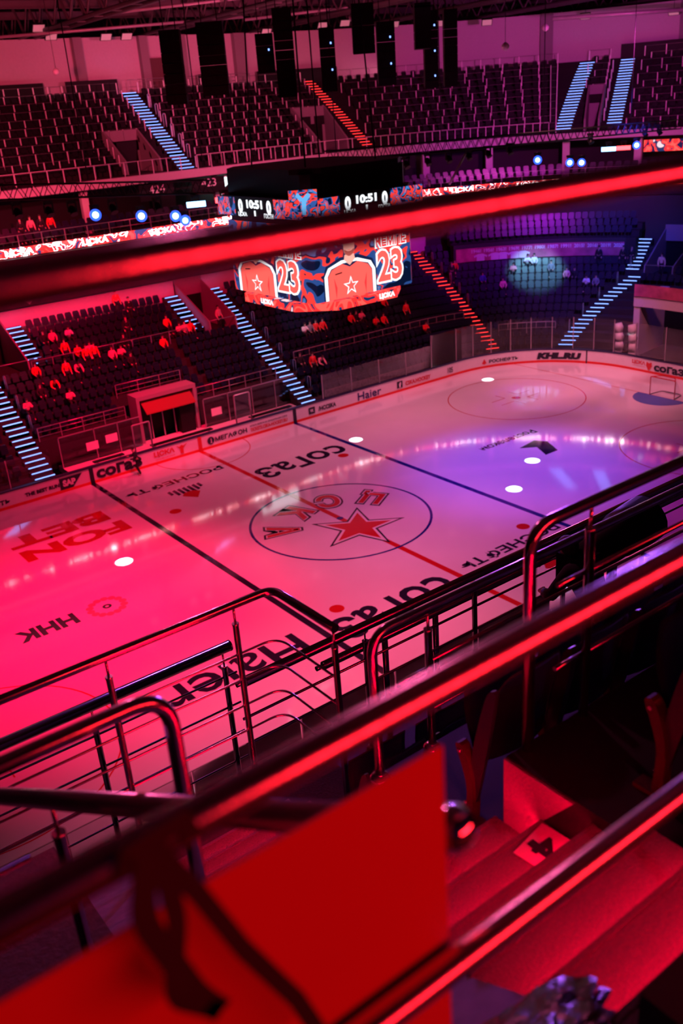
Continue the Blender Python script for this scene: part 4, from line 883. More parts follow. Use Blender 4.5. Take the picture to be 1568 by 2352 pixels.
# ================================================================ LINE ARRAY SPEAKERS
def line_array(x, y, ztop, n, wd, bend, lab, leds=False, tilt=0.0, rz=0.0, cell=.36):
    s = thing('speaker_array', 'black hanging line array speaker, '+lab, 'speaker', (x, y, ztop), rz, 'hanging speaker arrays')
    MB().box((-wd/2, -.35, .0), (wd/2, .35, .12)).build('flying_frame', M_BLACK, s)
    for sx in (-1, 1): MB().tube([(sx*wd*.3, 0, .1), (sx*wd*.3, 0, 27.2-ztop)], .02, 5).build('chain', M_BLACK, s)
    pz, py, a = 0.0, 0.0, tilt
    for k in range(n):
        c = MB(); M_ = Matrix.Translation((0, py, pz)) @ Matrix.Rotation(a, 4, 'X')
        c.prism([(-wd/2, -.34, -cell+.012), (-wd/2, .30, -cell+.02), (-wd/2, .30, -.0), (-wd/2, -.34, -.0)], (wd, 0, 0)); c.bm.transform(M_); c.build('cabinet', M_BLACK, s)
        if leds and k % 3 == 1:
            o = MB().box((wd*.2, -.37, -.2), (wd*.2+.06, -.35, -.12)).build('signal_light', M_LEDB, s); o.matrix_local = M_
        pz -= cell*math.cos(a); py -= cell*math.sin(a)*-1; a += bend
    return s
RZ = -.62
line_array(-4.9, 2, 21.75, 7, .78, .045, 'leftmost, long and curved', tilt=-.16, rz=RZ)
line_array(-3.1, 2, 22.0, 7, 1.05, .03, 'second from the left, wide and curved', tilt=-.06, rz=RZ)
line_array(1.39, 5, 21.75, 4, .78, .06, 'short one behind the third long array', True, rz=RZ)
line_array(.41, 2, 22.45, 9, .8, .012, 'long straight one left of the middle', rz=RZ)
line_array(4.14, 4, 21.85, 7, .70, .02, 'straight one with small blue lights', True, rz=RZ)
line_array(3.9, 1, 22.5, 5, .95, .03, 'short one right of the middle, highest bottom edge', rz=RZ)
line_array(6.8, 3, 21.95, 7, .84, .03, 'medium one with small blue lights right of the middle', True, rz=RZ)
line_array(8.23, 2, 22.6, 5, .75, -.06, 'short one curving the other way', tilt=.2, rz=RZ)
line_array(9.8, 3.2, 22.4, 9, .66, .02, 'left half of the rightmost pair', True, rz=RZ)
line_array(10.72, 2.8, 22.4, 9, .64, .02, 'right half of the rightmost pair', rz=RZ)

# ================================================================ SCOREBOARD
sbx = thing('scoreboard', 'large four sided video scoreboard cube hanging over centre ice', 'scoreboard', (0, 0, 0))
AX, AY, Z0, Z1 = 2.75, 3.15, 11.45, 14.45; CH = .55
def ring(ax, ay, ch): return [(-ax+ch, -ay), (ax-ch, -ay), (ax, -ay+ch), (ax, ay-ch), (ax-ch, ay), (-ax+ch, ay), (-ax, ay-ch), (-ax, -ay+ch)]
def rprism(name, ax, ay, ch, z0, z1, m): return MB().prism([(x, y, z0) for x, y in ring(ax, ay, ch)], (0, 0, z1-z0)).build(name, m, sbx)
rprism('core_frame', AX-.1, AY-.1, .3, Z0, 16.4, M_BLACK); rprism('main_screen', AX, AY, .25, Z0, Z1, CAMO)
rprism('lower_ring', AX+.12, AY+.12, 1.3, 11.02, 11.38, CAMOQ); rprism('upper_ring', AX+.35, AY+.35, .9, 14.72, 15.55, M_BLACK); rprism('top_deck', AX+.1, AY+.1, .9, 16.4, 16.6, M_BLACK)
def facemap(face, off=0.0):
    if face == 'front': return lambda a, b_, c: (a, -AY-off, b_)
    return lambda a, b_, c: (-AX-off, -a, b_)
def on_face(name, face, me, x, z, m, off): 
    f = facemap(face, off); k = 1.0 if face == 'front' else AY/AX
    return link(name, mapmesh(me, lambda a, b_, c: f((x+a)*k, z+b_, 0)), m, sbx)
def pm(pts): return MB().poly([(x, y, 0) for x, y in pts]).mesh('p')
def smooth(pts, n=5):
    out = []; N = len(pts)
    for i in range(N):
        a, b_, c, d = [Vector(pts[(i+j-1) % N]) for j in range(4)]
        for k in range(n):
            t = k/n; out.append(tuple(.5*((2*b_)+(c-a)*t+(2*a-5*b_+4*c-d)*t*t+(3*b_-a-3*c+d)*t**3)))
    return out
for face in ('front', 'side'):
    cx_ = -.8
    J = lambda pts: [(x*1.42, 11.46+(z-11.46)*.84) for x, z in pts]
    Hd = lambda pts: [(x*1.35, 13.12+(z-13.42)*1.12) for x, z in pts]
    on_face('player_jersey_trim', face, pm(J([(-.98, 11.46), (-.98, 12.6), (-.85, 13.1), (-.35, 13.42), (.35, 13.42), (.85, 13.1), (.98, 12.6), (.98, 11.46)])), cx_, 0, E_NAVY, .02)
    on_face('player_shoulder_stripe', face, pm(J([(-.93, 11.46), (-.93, 12.6), (-.78, 13.0), (-.3, 13.26), (.3, 13.26), (.78, 13.0), (.93, 12.6), (.93, 11.46), (.82, 11.46), (.82, 12.6), (.68, 12.93), (.25, 13.12), (-.25, 13.12), (-.68, 12.93), (-.82, 12.6), (-.82, 11.46)])), cx_, 0, E_WHITE, .03)
    on_face('player_jersey', face, pm(J([(-.80, 11.46), (-.80, 12.58), (-.66, 12.88), (-.28, 13.1), (0, 12.9), (.28, 13.1), (.66, 12.88), (.80, 12.58), (.80, 11.46)])), cx_, 0, E_CORAL, .03)
    for sx in (-1, 1): on_face('jersey_fold', face, pm(J([(sx*.55, 11.46), (sx*.6, 12.5), (sx*.5, 12.0)])), cx_, 0, E_RED, .035)
    on_face('player_neck', face, pm(J([(-.2, 13.25), (-.17, 13.5), (.17, 13.5), (.2, 13.25), (0, 12.98)])), cx_, 0, E_SKIN, .035)
    on_face('player_face', face, pm(Hd(smooth([(-.21, 13.75), (-.17, 13.52), (0, 13.42), (.17, 13.52), (.21, 13.75), (.19, 14.1), (0, 14.22), (-.19, 14.1)]))), cx_, 0, E_SKIN, .04)
    on_face('player_beard', face, pm(Hd(smooth([(-.19, 13.66), (-.15, 13.5), (0, 13.40), (.15, 13.5), (.19, 13.66), (.09, 13.6), (0, 13.58), (-.09, 13.6)]))), cx_, 0, E_SKIND, .045)
    on_face('player_hair', face, pm(Hd(smooth([(-.21, 14.0), (-.12, 14.1), (.12, 14.1), (.21, 14.0), (.19, 14.25), (0, 14.34), (-.19, 14.25)]))), cx_, 0, E_BLACK, .045)
    for sx in (-1, 1): on_face('player_eye', face, pm(Hd([(sx*.11-.04, 13.88), (sx*.11+.04, 13.88), (sx*.11+.03, 13.91), (sx*.11-.03, 13.91)])), cx_, 0, E_BLACK, .05)
    on_face('player_mouth', face, pm(Hd([(-.06, 13.62), (.06, 13.62), (.04, 13.635), (-.04, 13.635)])), cx_, 0, E_RED, .05)
    on_face('jersey_star_outline', face, pm([((.40 if i % 2 == 0 else .16)*math.sin(PI*i/5), (.40 if i % 2 == 0 else .16)*math.cos(PI*i/5)) for i in range(10)]), cx_, 11.9, E_WHITE, .04)
    on_face('jersey_star', face, pm([((.30 if i % 2 == 0 else .12)*math.sin(PI*i/5), (.30 if i % 2 == 0 else .12)*math.cos(PI*i/5)) for i in range(10)]), cx_, 11.9, E_CORAL, .045)
    on_face('jersey_patch', face, pm(J([(-.55, 12.62), (-.3, 12.66), (-.3, 12.72), (-.55, 12.68)])), cx_, 0, E_BLACK, .04)
    on_face('player_number_outline', face, fit_text('23', 1.50, 1.46, .07), 1.32, 12.42, E_WHITE, .03); on_face('player_number', face, fit_text('23', 1.34, 1.30, .03), 1.32, 12.42, E_CORAL, .04)
    on_face('player_name_outline', face, fit_text('КЕМПЕ', 1.72, .60, .07), 1.42, 13.48, E_WHITE, .03); on_face('player_name', face, fit_text('КЕМПЕ', 1.60, .50, .02), 1.42, 13.48, E_RED, .04)
    on_face('ring_lettering', face, fit_text('ЦСКА', .85, .26, .05), 1.0 if face == 'front' else -.1, 11.2, E_WHITE, .15)
    for a, b_ in ((-2.6, -1.35), (1.25, 3.0)): on_face('score_camouflage', face, pm([(a, 14.76), (b_, 14.76), (b_, 15.5), (a, 15.5)]), 0, 0, CAMOS, .36)
    on_face('score_digit', face, fit_text('0', .3, .55, .05), -.95, 15.17, E_WHITE, .37); on_face('score_digit', face, fit_text('0', .3, .55, .05), .95, 15.17, E_WHITE, .37)
    on_face('game_clock', face, fit_text('10:51', 1.05, .34, .045), 0, 15.26, E_WHITE, .37)
    on_face('team_name', face, fit_text('ЦСКА', .6, .2, .03), -.85, 14.83, E_WHITE, .37); on_face('period_number', face, fit_text('1', .1, .22, .04), 0, 14.9, E_WHITE, .37); on_face('team_name', face, fit_text('ГОСТИ', .6, .2, .03), .9, 14.83, E_WHITE, .37)
# square corner screen facing the camera corner
cs = MB().box((-.55, -.04, 0), (.55, .0, 1.0)).build('corner_screen', CAMOS, sbx); cs.location = (-AX-.25, -AY-.25, 14.9); cs.rotation_euler = (0, 0, -PI/4+.05)
cf = MB().prism([(-.1, 0, .1), (.08, 0, .05), (.12, 0, .55), (.32, 0, .8), (.2, 0, .9), (-.0, 0, .7), (-.2, 0, .92), (-.28, 0, .8), (-.1, 0, .55)], (0, .01, 0)).build('corner_figure', emat('screen_sky', (.12, .42, .8), 1.2), sbx); cf.location = (-AX-.29, -AY-.29, 14.9); cf.rotation_euler = (0, 0, -PI/4+.05)
for x, y in ((-1.8, -2), (1.8, -2), (-1.8, 2), (1.8, 2)): MB().tube([(x, y, 16.6), (x*.8, y*.8, 26)], .035, 6).build('hoist_cable', M_BLACK, sbx)
cam_b = tag(MB().tube([(5.4, -2.6, 15.2), (6.2, -2.8, 16.4)], .05, 8).build('antenna', M_DSTEEL), 'slim pale rod standing beside the right end of the upper score ring', 'rod')

# ================================================================ LIGHTING TRUSSES
truss('lighting_truss', (-15, 5, 16.8), (-2.2, 5, 15.75), .55, .5, 'black lighting truss left of the scoreboard', 'lighting trusses', r=.035, rd=.02)
truss('lighting_truss', (4.5, 5, 16.4), (33, 5, 15.9), .55, .5, 'black lighting truss right of the scoreboard', 'lighting trusses', r=.035, rd=.02)
def moving_head(x, y, z, lens, es, lab, aim=(0, -.6, -.8), flat=False):
    h = thing('moving_head', 'black moving head stage light '+lab, 'stage light', (x, y, z), 0, 'moving heads on the trusses')
    MB().box((-.16, -.14, .30), (.16, .14, .42)).build('base', M_BLACK, h)
    MB().prism([(-.2, -.05, .32), (-.2, .05, .32), (-.2, .05, -.05), (-.2, -.05, -.05)], (.04, 0, 0)).prism([(.16, -.05, .32), (.16, .05, .32), (.16, .05, -.05), (.16, -.05, -.05)], (.04, 0, 0)).box((-.17, -.05, .28), (.17, .05, .32)).build('yoke', M_BLACK, h)
    d = (Vector((-24, -34, 19))-Vector((x, y, z))).normalized() if lens else Vector(aim).normalized()
    MB().tube([-d*.2, -d*.1, d*.12, d*.2], [.08, .15, .15, .17], 12).build('head', M_BLACK, h)
    if lens:
        q = d.to_track_quat('Z', 'Y').to_matrix().to_4x4(); b = MB()
        if flat: b.box((-.42, -.12, 0), (.42, .12, .03))
        else: b.disc((0, 0, 0.02), .13, 16)
        b.bm.transform(Matrix.Translation(d*.21) @ q); b.build('lens', lens, h)
        if not flat:
            b = MB().disc((0, 0, 0.0), .24, 20, .12); b.bm.transform(Matrix.Translation(d*.22) @ q); b.build('lens_halo', emat('beam_halo', (.03, .10, 1.0), 2.2), h)  # glowing ring drawn as the blue halo of glare round the lens
    return h
LB = emat('beam_blue', (.22, .5, 1.0), 7); LR_ = emat('beam_red', (1, .04, .05), 8); LC = emat('beam_cyan', (.4, 1, .9), 8); LV = emat('beam_pale_blue', (.5, .6, 1), 18)
LP = [(-6.03, 14.95, LV, 'shining pale blue, brightest on the left truss', 0), (-3.3, 15.12, LB, 'showing a wide blue panel on the left truss', 1), (-3.95, 14.5, LB, 'shining blue at the bottom of the left truss', 0), (-1.82, 15.15, LR_, 'showing a wide red panel left of the scoreboard', 1), (19.1, 14.95, LB, 'shining blue, leftmost lit one on the right truss', 0), (22.97, 14.45, LV, 'shining pale blue, lowest on the right truss', 0), (21.9, 14.55, LC, 'shining small and greenish on the right truss', 0), (25.46, 15.0, LB, 'showing a wide blue panel on the right truss', 1), (26.9, 14.95, LR_, 'showing a wide red panel on the right truss', 1), (-8.1, 15.25, LC, 'shining small and greenish on the left truss', 0), (-4.4, 14.75, LC, 'shining tiny green near the middle of the left truss', 0), (28.2, 15.0, LC, 'shining tiny green at the right end of the right truss', 0)]
for x, z, m, l, fl_ in LP: moving_head(x, 4.6, z, m, 1, l, flat=bool(fl_))
for k, x in enumerate((-12.5, -11.2, -9.9, -8.9, -7.1, -5.0)): moving_head(x, 5, 16.0-.08*(x+15), None, 0, 'hanging unlit from the left truss, %s from the left' % ORD[k])
for k, x in enumerate((9.5, 11.0, 12.5, 14.0, 15.5, 17.2, 24.2, 29.5, 31)): moving_head(x, 5, 15.6, None, 0, 'hanging unlit from the right truss, %s from the left' % ORD[k])
for k, x in enumerate((-14, -8, -2.5, 5, 12, 20, 28)): tag(MB().tube([(x, 5, 16.6), (x, 5, 26)], .025, 5).build('hoist_cable', M_BLACK), 'thin hoist cable holding a lighting truss, %s from the left' % ORD[k], 'cable', 'hoist cables')
# ================================================================ OUR OWN DECK (foreground)
PA = -32.07                      # front edge of the row whose floor is at 16.35
def rowy(j): return PA+.85*j     # j=0 row D, 1 row E ...
def rowz(j): return {-1: 16.94, 0: 16.385, 1: 15.79, 2: 14.87, 3: 13.6, 4: 13.6}[j]
XR = -21.96; XL = -22.9
dk = MB()
for j in range(-1, 5):
    y1 = rowy(j); y0 = y1-.85; z = rowz(j); zb = z-1.3
    dk.box((XR, y0, zb), (2, y1, z))
tag(dk.build('deck_rows', M_BLACKF), 'black floored seating rows right of the aisle on our deck', 'floor', kind='structure')
dk = MB()
for j in range(-1, 5):
    y1 = rowy(j); y0 = y1-.85; z = rowz(j)-.0
    if j < 3: dk.box((-34, y0, z-1.3), (-23.66, y1, z-.6))
tag(dk.build('deck_rows', M_CONCD), 'dark seating rows left of the aisle on our deck', 'floor', kind='structure')
tag(MB().box((-34, -28.75, 12.2), (2, -28.55, 13.3)).build('wall_deck_front', M_CONCD), 'front edge of our deck', 'wall', kind='structure')
tag(MB().box((-34, -29.95, 13.0), (-23.4, -28.55, 13.6)).build('deck_front_floor', M_CONCD), 'dark floor strip under the front railing', 'floor', kind='structure')
tag(MB().box((-17.95, -29.75, 13.6), (-16.6, -28.9, 13.95)).build('spot_platform', M_CONCD), 'low dark platform under the follow spotlight', 'platform', kind='structure')
tag(MB().box((XL, -30.4, 14.2), (-21.5, -29.95, 14.88)).build('aisle_landing', M_CONCD), 'small landing at the foot of the aisle steps', 'floor', kind='structure')
tag(MB().box((-34, -38, 16.9), (-24.9+.0, -33.9, 17.3)).box((-24.9, -38, 16.9), (-22.92, -33.92, 17.3)).build('walkway', M_CONCD), 'dark walkway behind the near barrier', 'floor', kind='structure')
tag(MB().box((-22.9, -38, 16.3), (2, -33.40, 16.985)).build('walkway', M_BLACKF), 'black landing at the head of the aisle steps, bottom right corner', 'floor', kind='structure')
tag(MB().box((-34, -38.3, 17.0), (2, -38, 22)).build('wall_rear', M_CONCD), 'rear wall of our deck behind the camera', 'wall', kind='structure')
# curb face right of the aisle (painted concrete side of the row)
cb = MB()
for j in range(0, 4):
    y1 = rowy(j); z = rowz(j); cb.prism([(XR-.012, y1-(.85 if j else .37), z-.01), (XR-.012, y1+.003, z-.01), (XR-.012, y1+.003, z-.6), (XR-.012, y1-(.85 if j else .2), z-.6 if j else z-.22)], (.012, 0, 0))
tag(cb.build('row_curb', mat('curb_concrete', (.42, .34, .34), .8, bump=.6, bscale=90, var=.15)), 'rough concrete curb face beside the aisle steps, lit red', 'curb', kind='structure')
# aisle stairs with step lights
st = tag(empty('aisle_stairs'), 'rough red lit aisle steps with a numbered step in the lower right', 'stairs')
NY = lambda k: -32.30-.26*k
NZ = lambda k: 16.19+.156*k
b = MB()
for k in range(-8, 5): b.box((XL, NY(k+1)-.0, NZ(k)-.9), (XR-.015, NY(k), NZ(k)))
b.build('steps', M_RUBBER, st)
sm = MB().box((XL+.03, 0, 0), (XR-.05, .012, .014)).mesh('step_light')
for k in range(-8, 5):
    o = link('step_light', sm, M_LEDS, st); o.location = (0, NY(k)+.002, NZ(k)-.05)
    MB().box((XL, NY(k), NZ(k)-.03), (XR-.015, NY(k)+.02, NZ(k)+.003)).build('step_nosing', M_RUBBER, st)
lb = MB().quad((-22.20, -32.335, 16.196), (-21.99, -32.30, 16.196), (-21.975, -32.46, 16.196), (-22.18, -32.50, 16.196)).build('step_label', mat('label_pale', (.85, .75, .75), .6, bump=1.0, bscale=160), st)
me = fit_text('4', .11, .12, .045); c_, s_ = math.cos(PI), math.sin(PI); mapmesh(me, lambda a, b_, z: (-22.085-a, -32.40-b_, 16.199)); link('step_number', me, M_INK, lb)
# raked wall on the left of the aisle
rk = MB(); ya, za, yb, zb = NY(-11.3), NZ(-11.3), NY(5.8), NZ(5.8)
rk.prism([(XL, ya, za-1.2), (XL, yb, zb-1.2), (XL, yb, zb+.0), (XL, ya, za+.0)], (-.76, 0, 0)); rk.bm.transform(Matrix.Translation((-.002, 0, 0)))
tag(rk.build('raked_wall', mat('worn_plywood', (.30, .20, .24), .65, bump=.3, bscale=14, var=.4)), 'sloping worn concrete slab left of the aisle steps', 'slab', kind='structure')
for k, (x, y) in enumerate(((-23.05, -31.3), (-23.5, -32.6), (-23.4, -29.9))):
    z = 16.0+.17*(-32.12-y)/.28; 
# lower landing corner seen at the left edge
tag(MB().box((-25.2, -30.9, 14.2), (-23.38, -29.98, 15.28)).build('landing_block', M_CONC), 'dark red concrete block at the foot of the slab, left edge', 'block', kind='structure')

def post(x, y, z0, z1, parent, r=.022, pin=.09, flange=True, pr=.008, m=M_STEEL):
    p = MB().tube([(x, y, z0), (x, y, z1-pin-.012), (x, y, z1-pin-.012), (x, y, z1-pin)], [r, r, r*1.12, r*1.12], 16).build('post', m, parent)
    if pin: MB().tube([(x, y, z1-pin), (x, y, z1)], pr, 8).build('pin', m, p)
    if flange:
        f = MB(); n = 8; f.tube([(x, y, z0), (x, y, z0+.012), (x, y, z0+.03), (x, y, z0+.034)], [r*2.3, r*2.2, r*1.5, r], 20); f.build('flange', M_CHROME, p)
    return p
def hoop(label, x0, y, ztop, zbase, x1, r=.0254, parts=True, posts=(), stubs=(), mirror=1, leg=True):
    h = tag(empty('hoop_handrail'), label, 'handrail', 'hoop handrails at the row ends')
    path = [(x0, y, zbase), (x0, y, ztop), (x1, y, ztop)] if leg else [(x0, y, ztop), (x1, y, ztop)]
    MB().tube(fillet(path, .13, 10), r, 20).build('top_tube', M_STEEL, h)
    if leg: f = MB(); f.tube([(x0, y, zbase), (x0, y, zbase+.012), (x0, y, zbase+.03), (x0, y, zbase+.034)], [r*2.1, r*2.0, r*1.3, r], 24); f.build('flange', M_CHROME, h)
    for x in posts: post(x, y, zbase, ztop-r, h, r=.021)
    for a, b_, z in stubs: MB().tube([(a, y, z), (b_, y, z)], .011, 10).build('mid_rod', M_STEEL, h)
    return h
X1 = -12.0
hoop('steel hoop handrail on the black floored row right of the numbered step', -21.86, -32.1, 17.43, 16.35, X1, posts=[-21.5, -20.2, -18.9, -17.6], stubs=[(-21.70, -21.5, 17.12), (-21.5, X1, 17.12), (-21.70, -21.5, 16.72), (-21.5, X1, 16.72)])
hoop('steel hoop handrail one row below, centre of the picture', -22.02, -31.25, 16.645, 15.79, X1, posts=[-21.66, -20.4, -19.1, -17.8], stubs=[(-21.95+.08, -21.66, 16.30), (-21.66, X1, 16.34), (-21.66, X1, 16.04)])
hoop('thick steel hoop handrail at the left edge above the sloping slab', -23.42, -32.1, 17.43, 16.0, -28.5, posts=[-24.3, -25.5], stubs=[(-23.9, -28.5, 17.1)])
# front guard of the aisle with a return toward us
def railing(name, label, cat='railing'): return tag(empty(name), label, cat)
g = railing('aisle_guard', 'steel guard railing with bent return at the aisle foot, left half')
GZ = 16.38; gy = -30.1
MB().tube(fillet([(-29, gy, GZ), (-21.86, gy, GZ), (-21.86, gy-.62, GZ-.0)], .09, 8), .0254, 20).build('top_rail', M_STEEL, g)
for z in (16.05, 15.87, 15.69, 15.51): MB().tube(fillet([(-29, gy, z), (-21.86, gy, z), (-21.86, gy-.6, z)], .12, 8), .0075, 10).build('rod', M_STEEL, g)
for x in (-27.5, -26.0, -24.4, -22.92, -22.13): post(x, gy, 14.88, GZ-.02, g, r=.019, pin=.10)
post(-21.86, gy-.6, 14.88, GZ-.02, g, r=.019, pin=.10)
# second front railing behind and below it
h2 = railing('front_railing', 'thick dark front railing behind the guard, ending left of the centre')
HY = -28.8
MB().tube([(-30, HY, 15.25), (-21.53, HY, 15.25)], .043, 18).build('top_rail', M_STEEL, h2)
MB().tube([(-21.535, HY, 15.25), (-21.525, HY, 15.25)], .045, 18).build('end_cap', M_CHROME, h2)
for z in (15.0, 14.72, 14.45, 14.2): MB().tube([(-30, HY, z), (-21.5, HY, z)], .009, 8).build('rod', M_STEEL, h2)
for x in (-25.6, -24.1, -22.66, -21.6): post(x, HY, 13.6, 15.21, h2, r=.022, pin=.11)
k1 = railing('front_railing', 'long dark front railing running from the centre to the right edge, upper tube')
MB().tube([(-21.44, HY, 14.88), (0, HY, 14.88)], .043, 18).build('top_rail', M_STEEL, k1)
MB().tube([(-21.52, HY, 14.88), (-21.44, HY, 14.88)], .02, 12).build('end_fitting', M_CHROME, k1)
for z in (14.55, 14.3): MB().tube([(-21.5, HY, z), (0, HY, z)], .012, 8).build('rod', M_STEEL, k1)
for x in (-20.25, -18.95, -17.7, -16.4, -15.1, -13.8, -12.5): post(x, HY, 13.6, 14.85, k1, r=.026, pin=.11)
k2 = railing('lower_front_rail', 'dark lower tube of the front railing, starting right of the guard return')
MB().tube([(-20.67, HY+.05, 14.65), (0, HY+.05, 14.65)], .038, 18).build('tube', M_STEEL, k2)
MB().tube([(-20.74, HY+.05, 14.65), (-20.67, HY+.05, 14.65)], .022, 12).build('end_fitting', M_CHROME, k2)
for x in (-20.0, -19.4, -18.1, -16.8): MB().tube([(x, HY+.05, 13.6), (x, HY+.05, 14.63)], .028, 12).build('post', M_STEEL, k2)
# near barrier: three tubes, a red panel, black straps
nbx = railing('near_barrier', 'out of focus near barrier of three steel tubes crossing the whole picture')
BY = -33.5
M_NEAR = mat('satin_steel', (.62, .58, .6), .22, 1.0, bump=.05, bscale=150)
for nm, z, r_ in (('top_rail', 18.861, .0215), ('mid_rail', 18.243, .0245), ('low_rail', 17.700, .0245)): MB().tube([(-30, BY, z), (-14, BY, z)], r_, 28).build(nm, M_NEAR, nbx)
for x in (-27.2, -19.5, -17): MB().tube([(x, BY, 17.3 if x < -23 else 16.985), (x, BY, 18.85)], .021, 16).build('post', M_NEAR, nbx)
pn = tag(bevel(MB().box((-27.0, BY+.034, 16.95), (-23.560, BY+.040, 18.105)).build('barrier_panel', mat('red_panel', (.46, .012, .018), .55, var=.05, bscale=3)), .002), 'plain opaque red panel fixed behind the near barrier', 'panel')
def strap(name, pts, wd, label):
    b = MB(); pts = [Vector(p) for p in pts]; rows = []
    for i, p in enumerate(pts):
        t = (pts[min(i+1, len(pts)-1)]-pts[max(i-1, 0)]).normalized(); s = t.cross(Vector((0, 1, 0))).normalized()*wd/2; u = Vector((0, .0018, 0))
        rows.append([b.bm.verts.new(p+s+u), b.bm.verts.new(p-s+u), b.bm.verts.new(p-s-u), b.bm.verts.new(p+s-u)])
    for a, c in zip(rows, rows[1:]):
        for k in range(4): b.bm.faces.new((a[k], a[(k+1) % 4], c[(k+1) % 4], c[k]))
    b.bm.faces.new(rows[0]); b.bm.faces.new(rows[-1][::-1])
    return tag(b.build(name, mat('black_webbing', (.006, .005, .006), .7, bump=.3, bscale=400)), label, 'strap')
sy = BY-.03
strap('black_strap', fillet([(-24.045, sy, 18.262), (-24.07, sy-.005, 18.18), (-24.025, sy-.012, 18.03), (-24.00, sy-.012, 17.985)], .03, 5)[:], .03, 'black strap loop hanging straight down from the middle tube')
strap('black_strap', fillet([(-24.035, sy, 18.262), (-24.03, sy-.005, 18.15), (-24.055, sy-.012, 18.05), (-24.00, sy-.012, 17.985)], .02, 5)[:],   .024, 'thin black strap crossing behind the loop under the middle tube')
strap('black_strap', [(-24.04, sy, 18.262), (-24.00, sy-.004, 18.17), (-23.96, sy-.012, 18.06), (-23.90, sy-.02, 17.93), (-23.86, sy-.03, 17.80)], .024, 'long black strap slanting down across the red panel')
strap('black_strap', [(-24.075, sy+.0, 18.24), (-24.07, sy-.004, 18.27), (-24.0, sy, 18.275), (-23.995, sy-.002, 18.245)], .03, 'black webbing wrapped round the middle tube')
# chrome handrail that comes up toward us
ch = railing('chrome_handrail', 'polished chrome handrail climbing toward us in front of the sloping slab', 'handrail')
p0 = Vector((-23.786, -31.221, 16.683)); p1 = Vector((-23.498, -33.415, 17.873)); d0 = (p1-p0).normalized(); pA = p0-d0*2.2
pathc = [pA, p0, p1, p1+d0*.03]
rr = .034
MB().tube([pA, p0, p1], [rr, rr, rr], 32).build('tube', M_SATIN, ch)
ce = MB(); bmesh.ops.create_uvsphere(ce.bm, u_segments=28, v_segments=16, radius=.041, matrix=Matrix.Translation(p1))
for f in ce.bm.faces: f.smooth = True
ce.build('end_ball', M_CHROME, ch)
q = p0+(p1-p0)*.22
post(q.x, q.y, 15.9, q.z-.02, ch, r=.022, pin=.12, flange=False)

# ---------------------------------------------------------------- seats on our deck
def deck_seat(label, x, y, z, group='tipped up seats on our deck', rz=0.0):
    s = thing('stadium_seat', label, 'seat', (x, y, z), rz, group)
    return s
def grid_shell(fn, nu, nv, th):
    b = MB(); G = [[b.bm.verts.new(Vector(fn(i/nu, j/nv))) for i in range(nu+1)] for j in range(nv+1)]
    for j in range(nv):
        for i in range(nu):
            f = b.bm.faces.new((G[j][i], G[j][i+1], G[j+1][i+1], G[j+1][i])); f.smooth = True
    bmesh.ops.solidify(b.bm, geom=b.bm.faces[:], thickness=th)
    return b
def backfn(u, v):
    x = (u-.5); e = 1-.22*max(0, (v-.7)/.3)**2.0*1.0; top = .04*(1-(2*x)**4)*(v)
    return (x*.46*(1-.10*(1-v))*e, -.17-.10*v-.05*(1-(2*x)**2)*.8+.02*math.sin(v*PI), .34+.48*v+top)
def panfn(u, v):
    x = (u-.5); return (x*.42, -.13+.06*(2*x)**2*.5+.05*v+.03*math.sin(v*PI), .36+.40*v-.03*(2*x)**2*v)
SEATP = {'backrest': grid_shell(backfn, 14, 12, .022).mesh('backrest'), 'seat': grid_shell(panfn, 12, 10, .03).mesh('seat')}
def side_mesh():
    prof = [(-.30, .80), (-.25, .78), (-.20, .62), (-.15, .40), (-.12, .12), (-.16, .10), (-.21, .30), (-.26, .55)]
    b = MB(); b.prism([(0, y, z) for y, z in smooth(prof, 3)], (.02, 0, 0)); return b.mesh('side_plate')
def leg_mesh():
    prof = [(-.12, .43), (-.08, .42), (-.12, .32), (-.15, .2), (-.14, .0), (-.18, .0), (-.19, .2), (-.165, .34)]
    b = MB(); b.prism([(0, y, z) for y, z in smooth(prof, 3)], (.05, 0, 0)).box((-.01, -.24, 0), (.06, -.06, .02)); return b.mesh('bracket')
SEATP['side_plate'] = side_mesh(); SEATP['bracket'] = leg_mesh(); boltm = MB().tube([(0, 0, 0), (.008, 0, 0)], .009, 10).mesh('bolt')
M_PLATE = mat('seat_side_red', (.07, .02, .02), .4, var=.2, bscale=8)
for n_, m_ in (('backrest', M_SEAT), ('seat', M_SEAT), ('side_plate', M_SEAT), ('bracket', M_PLATE)): SEATP[n_].materials.append(m_)
boltm.materials.append(M_CHROME)
cnt = 0
NM = ['first', 'second', 'third', 'fourth', 'fifth', 'sixth', 'seventh', 'eighth', 'ninth', 'tenth', 'eleventh', 'twelfth']
RN = {0: 'row nearest the camera', 1: 'middle row of three', 2: 'lowest row of three', 3: 'lowest seat row of our deck', -1: 'row just under the near barrier'}
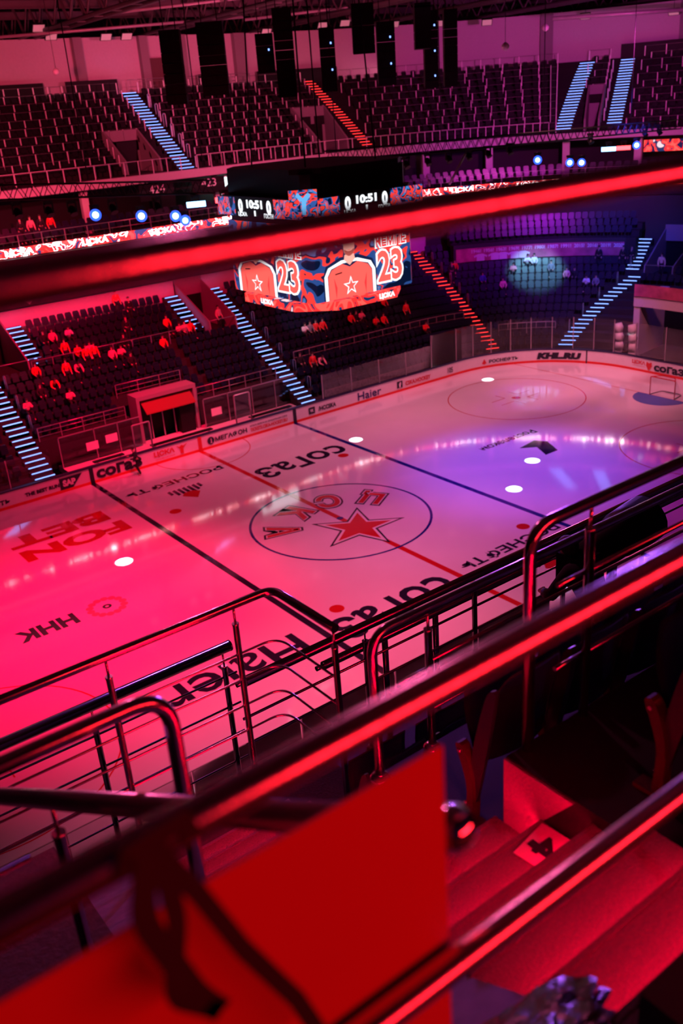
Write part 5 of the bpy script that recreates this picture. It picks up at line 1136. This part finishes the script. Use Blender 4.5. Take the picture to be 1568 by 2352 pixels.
for j, xs0, n in ((0, -21.42, 7), (1, -21.62, 9), (2, -21.72, 10)):
    for i in range(n):
        x = xs0+.5*i; s = deck_seat('tipped up black seat, %s from the aisle, %s' % (NM[i], RN[j]), x, rowy(j)-.42, rowz(j), rz=0)
        for nm in ('backrest', 'seat'): o = bpy.data.objects.new(nm, SEATP[nm]); COL.objects.link(o); o.parent = s
        for dx in ((-.27,) if i else (-.27, .25)):
            o = bpy.data.objects.new('side_plate', SEATP['side_plate']); COL.objects.link(o); o.parent = s; o.location = (dx, 0, 0)
            o2 = bpy.data.objects.new('bracket', SEATP['bracket']); COL.objects.link(o2); o2.parent = s; o2.location = (dx-.02, .02, 0)
            for by, bz in ((-.11, .40), (-.145, .12)):
                o3 = bpy.data.objects.new('bolt', boltm); COL.objects.link(o3); o3.parent = o2; o3.location = (-.008, by, bz)
# ---------------------------------------------------------------- follow spot and its operator on the front row
fs = thing('follow_spot', 'bulky black follow spotlight on a stand behind the rail at the right', 'spotlight', (-17.55, -29.35, 13.95))
MB().tube([(-.45, .1, .85), (.1, .1, .95), (.15, .1, .96), (.55, .1, 1.02)], [.17, .19, .24, .24], 20).build('barrel', M_BLACK, fs)
MB().box((-.62, -.05, .68), (-.35, .25, 1.0)).build('housing', M_BLACK, fs)
for a in (0, 2.1, 4.2): MB().tube([(0, .1, .5), (.4*math.cos(a), .1+.4*math.sin(a), 0)], .02, 8).build('leg', M_BLACK, fs)
MB().tube([(0, .1, .3), (0, .1, .85)], .03, 10).build('pole', M_BLACK, fs)
for z in (.80, .86): MB().box((-.6, -.056, z), (-.585, -.05, z+.012)).build('indicator', M_GLOW, fs)
person('lean', (-18.2, -29.66, 13.6), PI*.93, 'black', 'black', 'person in dark clothes bending over the follow spotlight at the right')
# cable, switch box and bag
bag = MB(); bmesh.ops.create_icosphere(bag.bm, subdivisions=4, radius=1.0)
from mathutils import noise as _n
for v in bag.bm.verts:
    n = _n.noise(v.co*2.2)*.35+_n.noise(v.co*6)*.12; v.co = v.co*(1+n); v.co = Vector((v.co.x*.20, v.co.y*.13, v.co.z*.032))
    v.co.z += v.co.y*-.55
bo_ = tag(bag.build('crumpled_bag', mat('black_foil', (.02, .015, .02), .22, bump=.6, bscale=30)), 'crumpled shiny black bag lying on the sloping slab, bottom right', 'bag'); bo_.location = (-23.05, -33.22, 16.80)
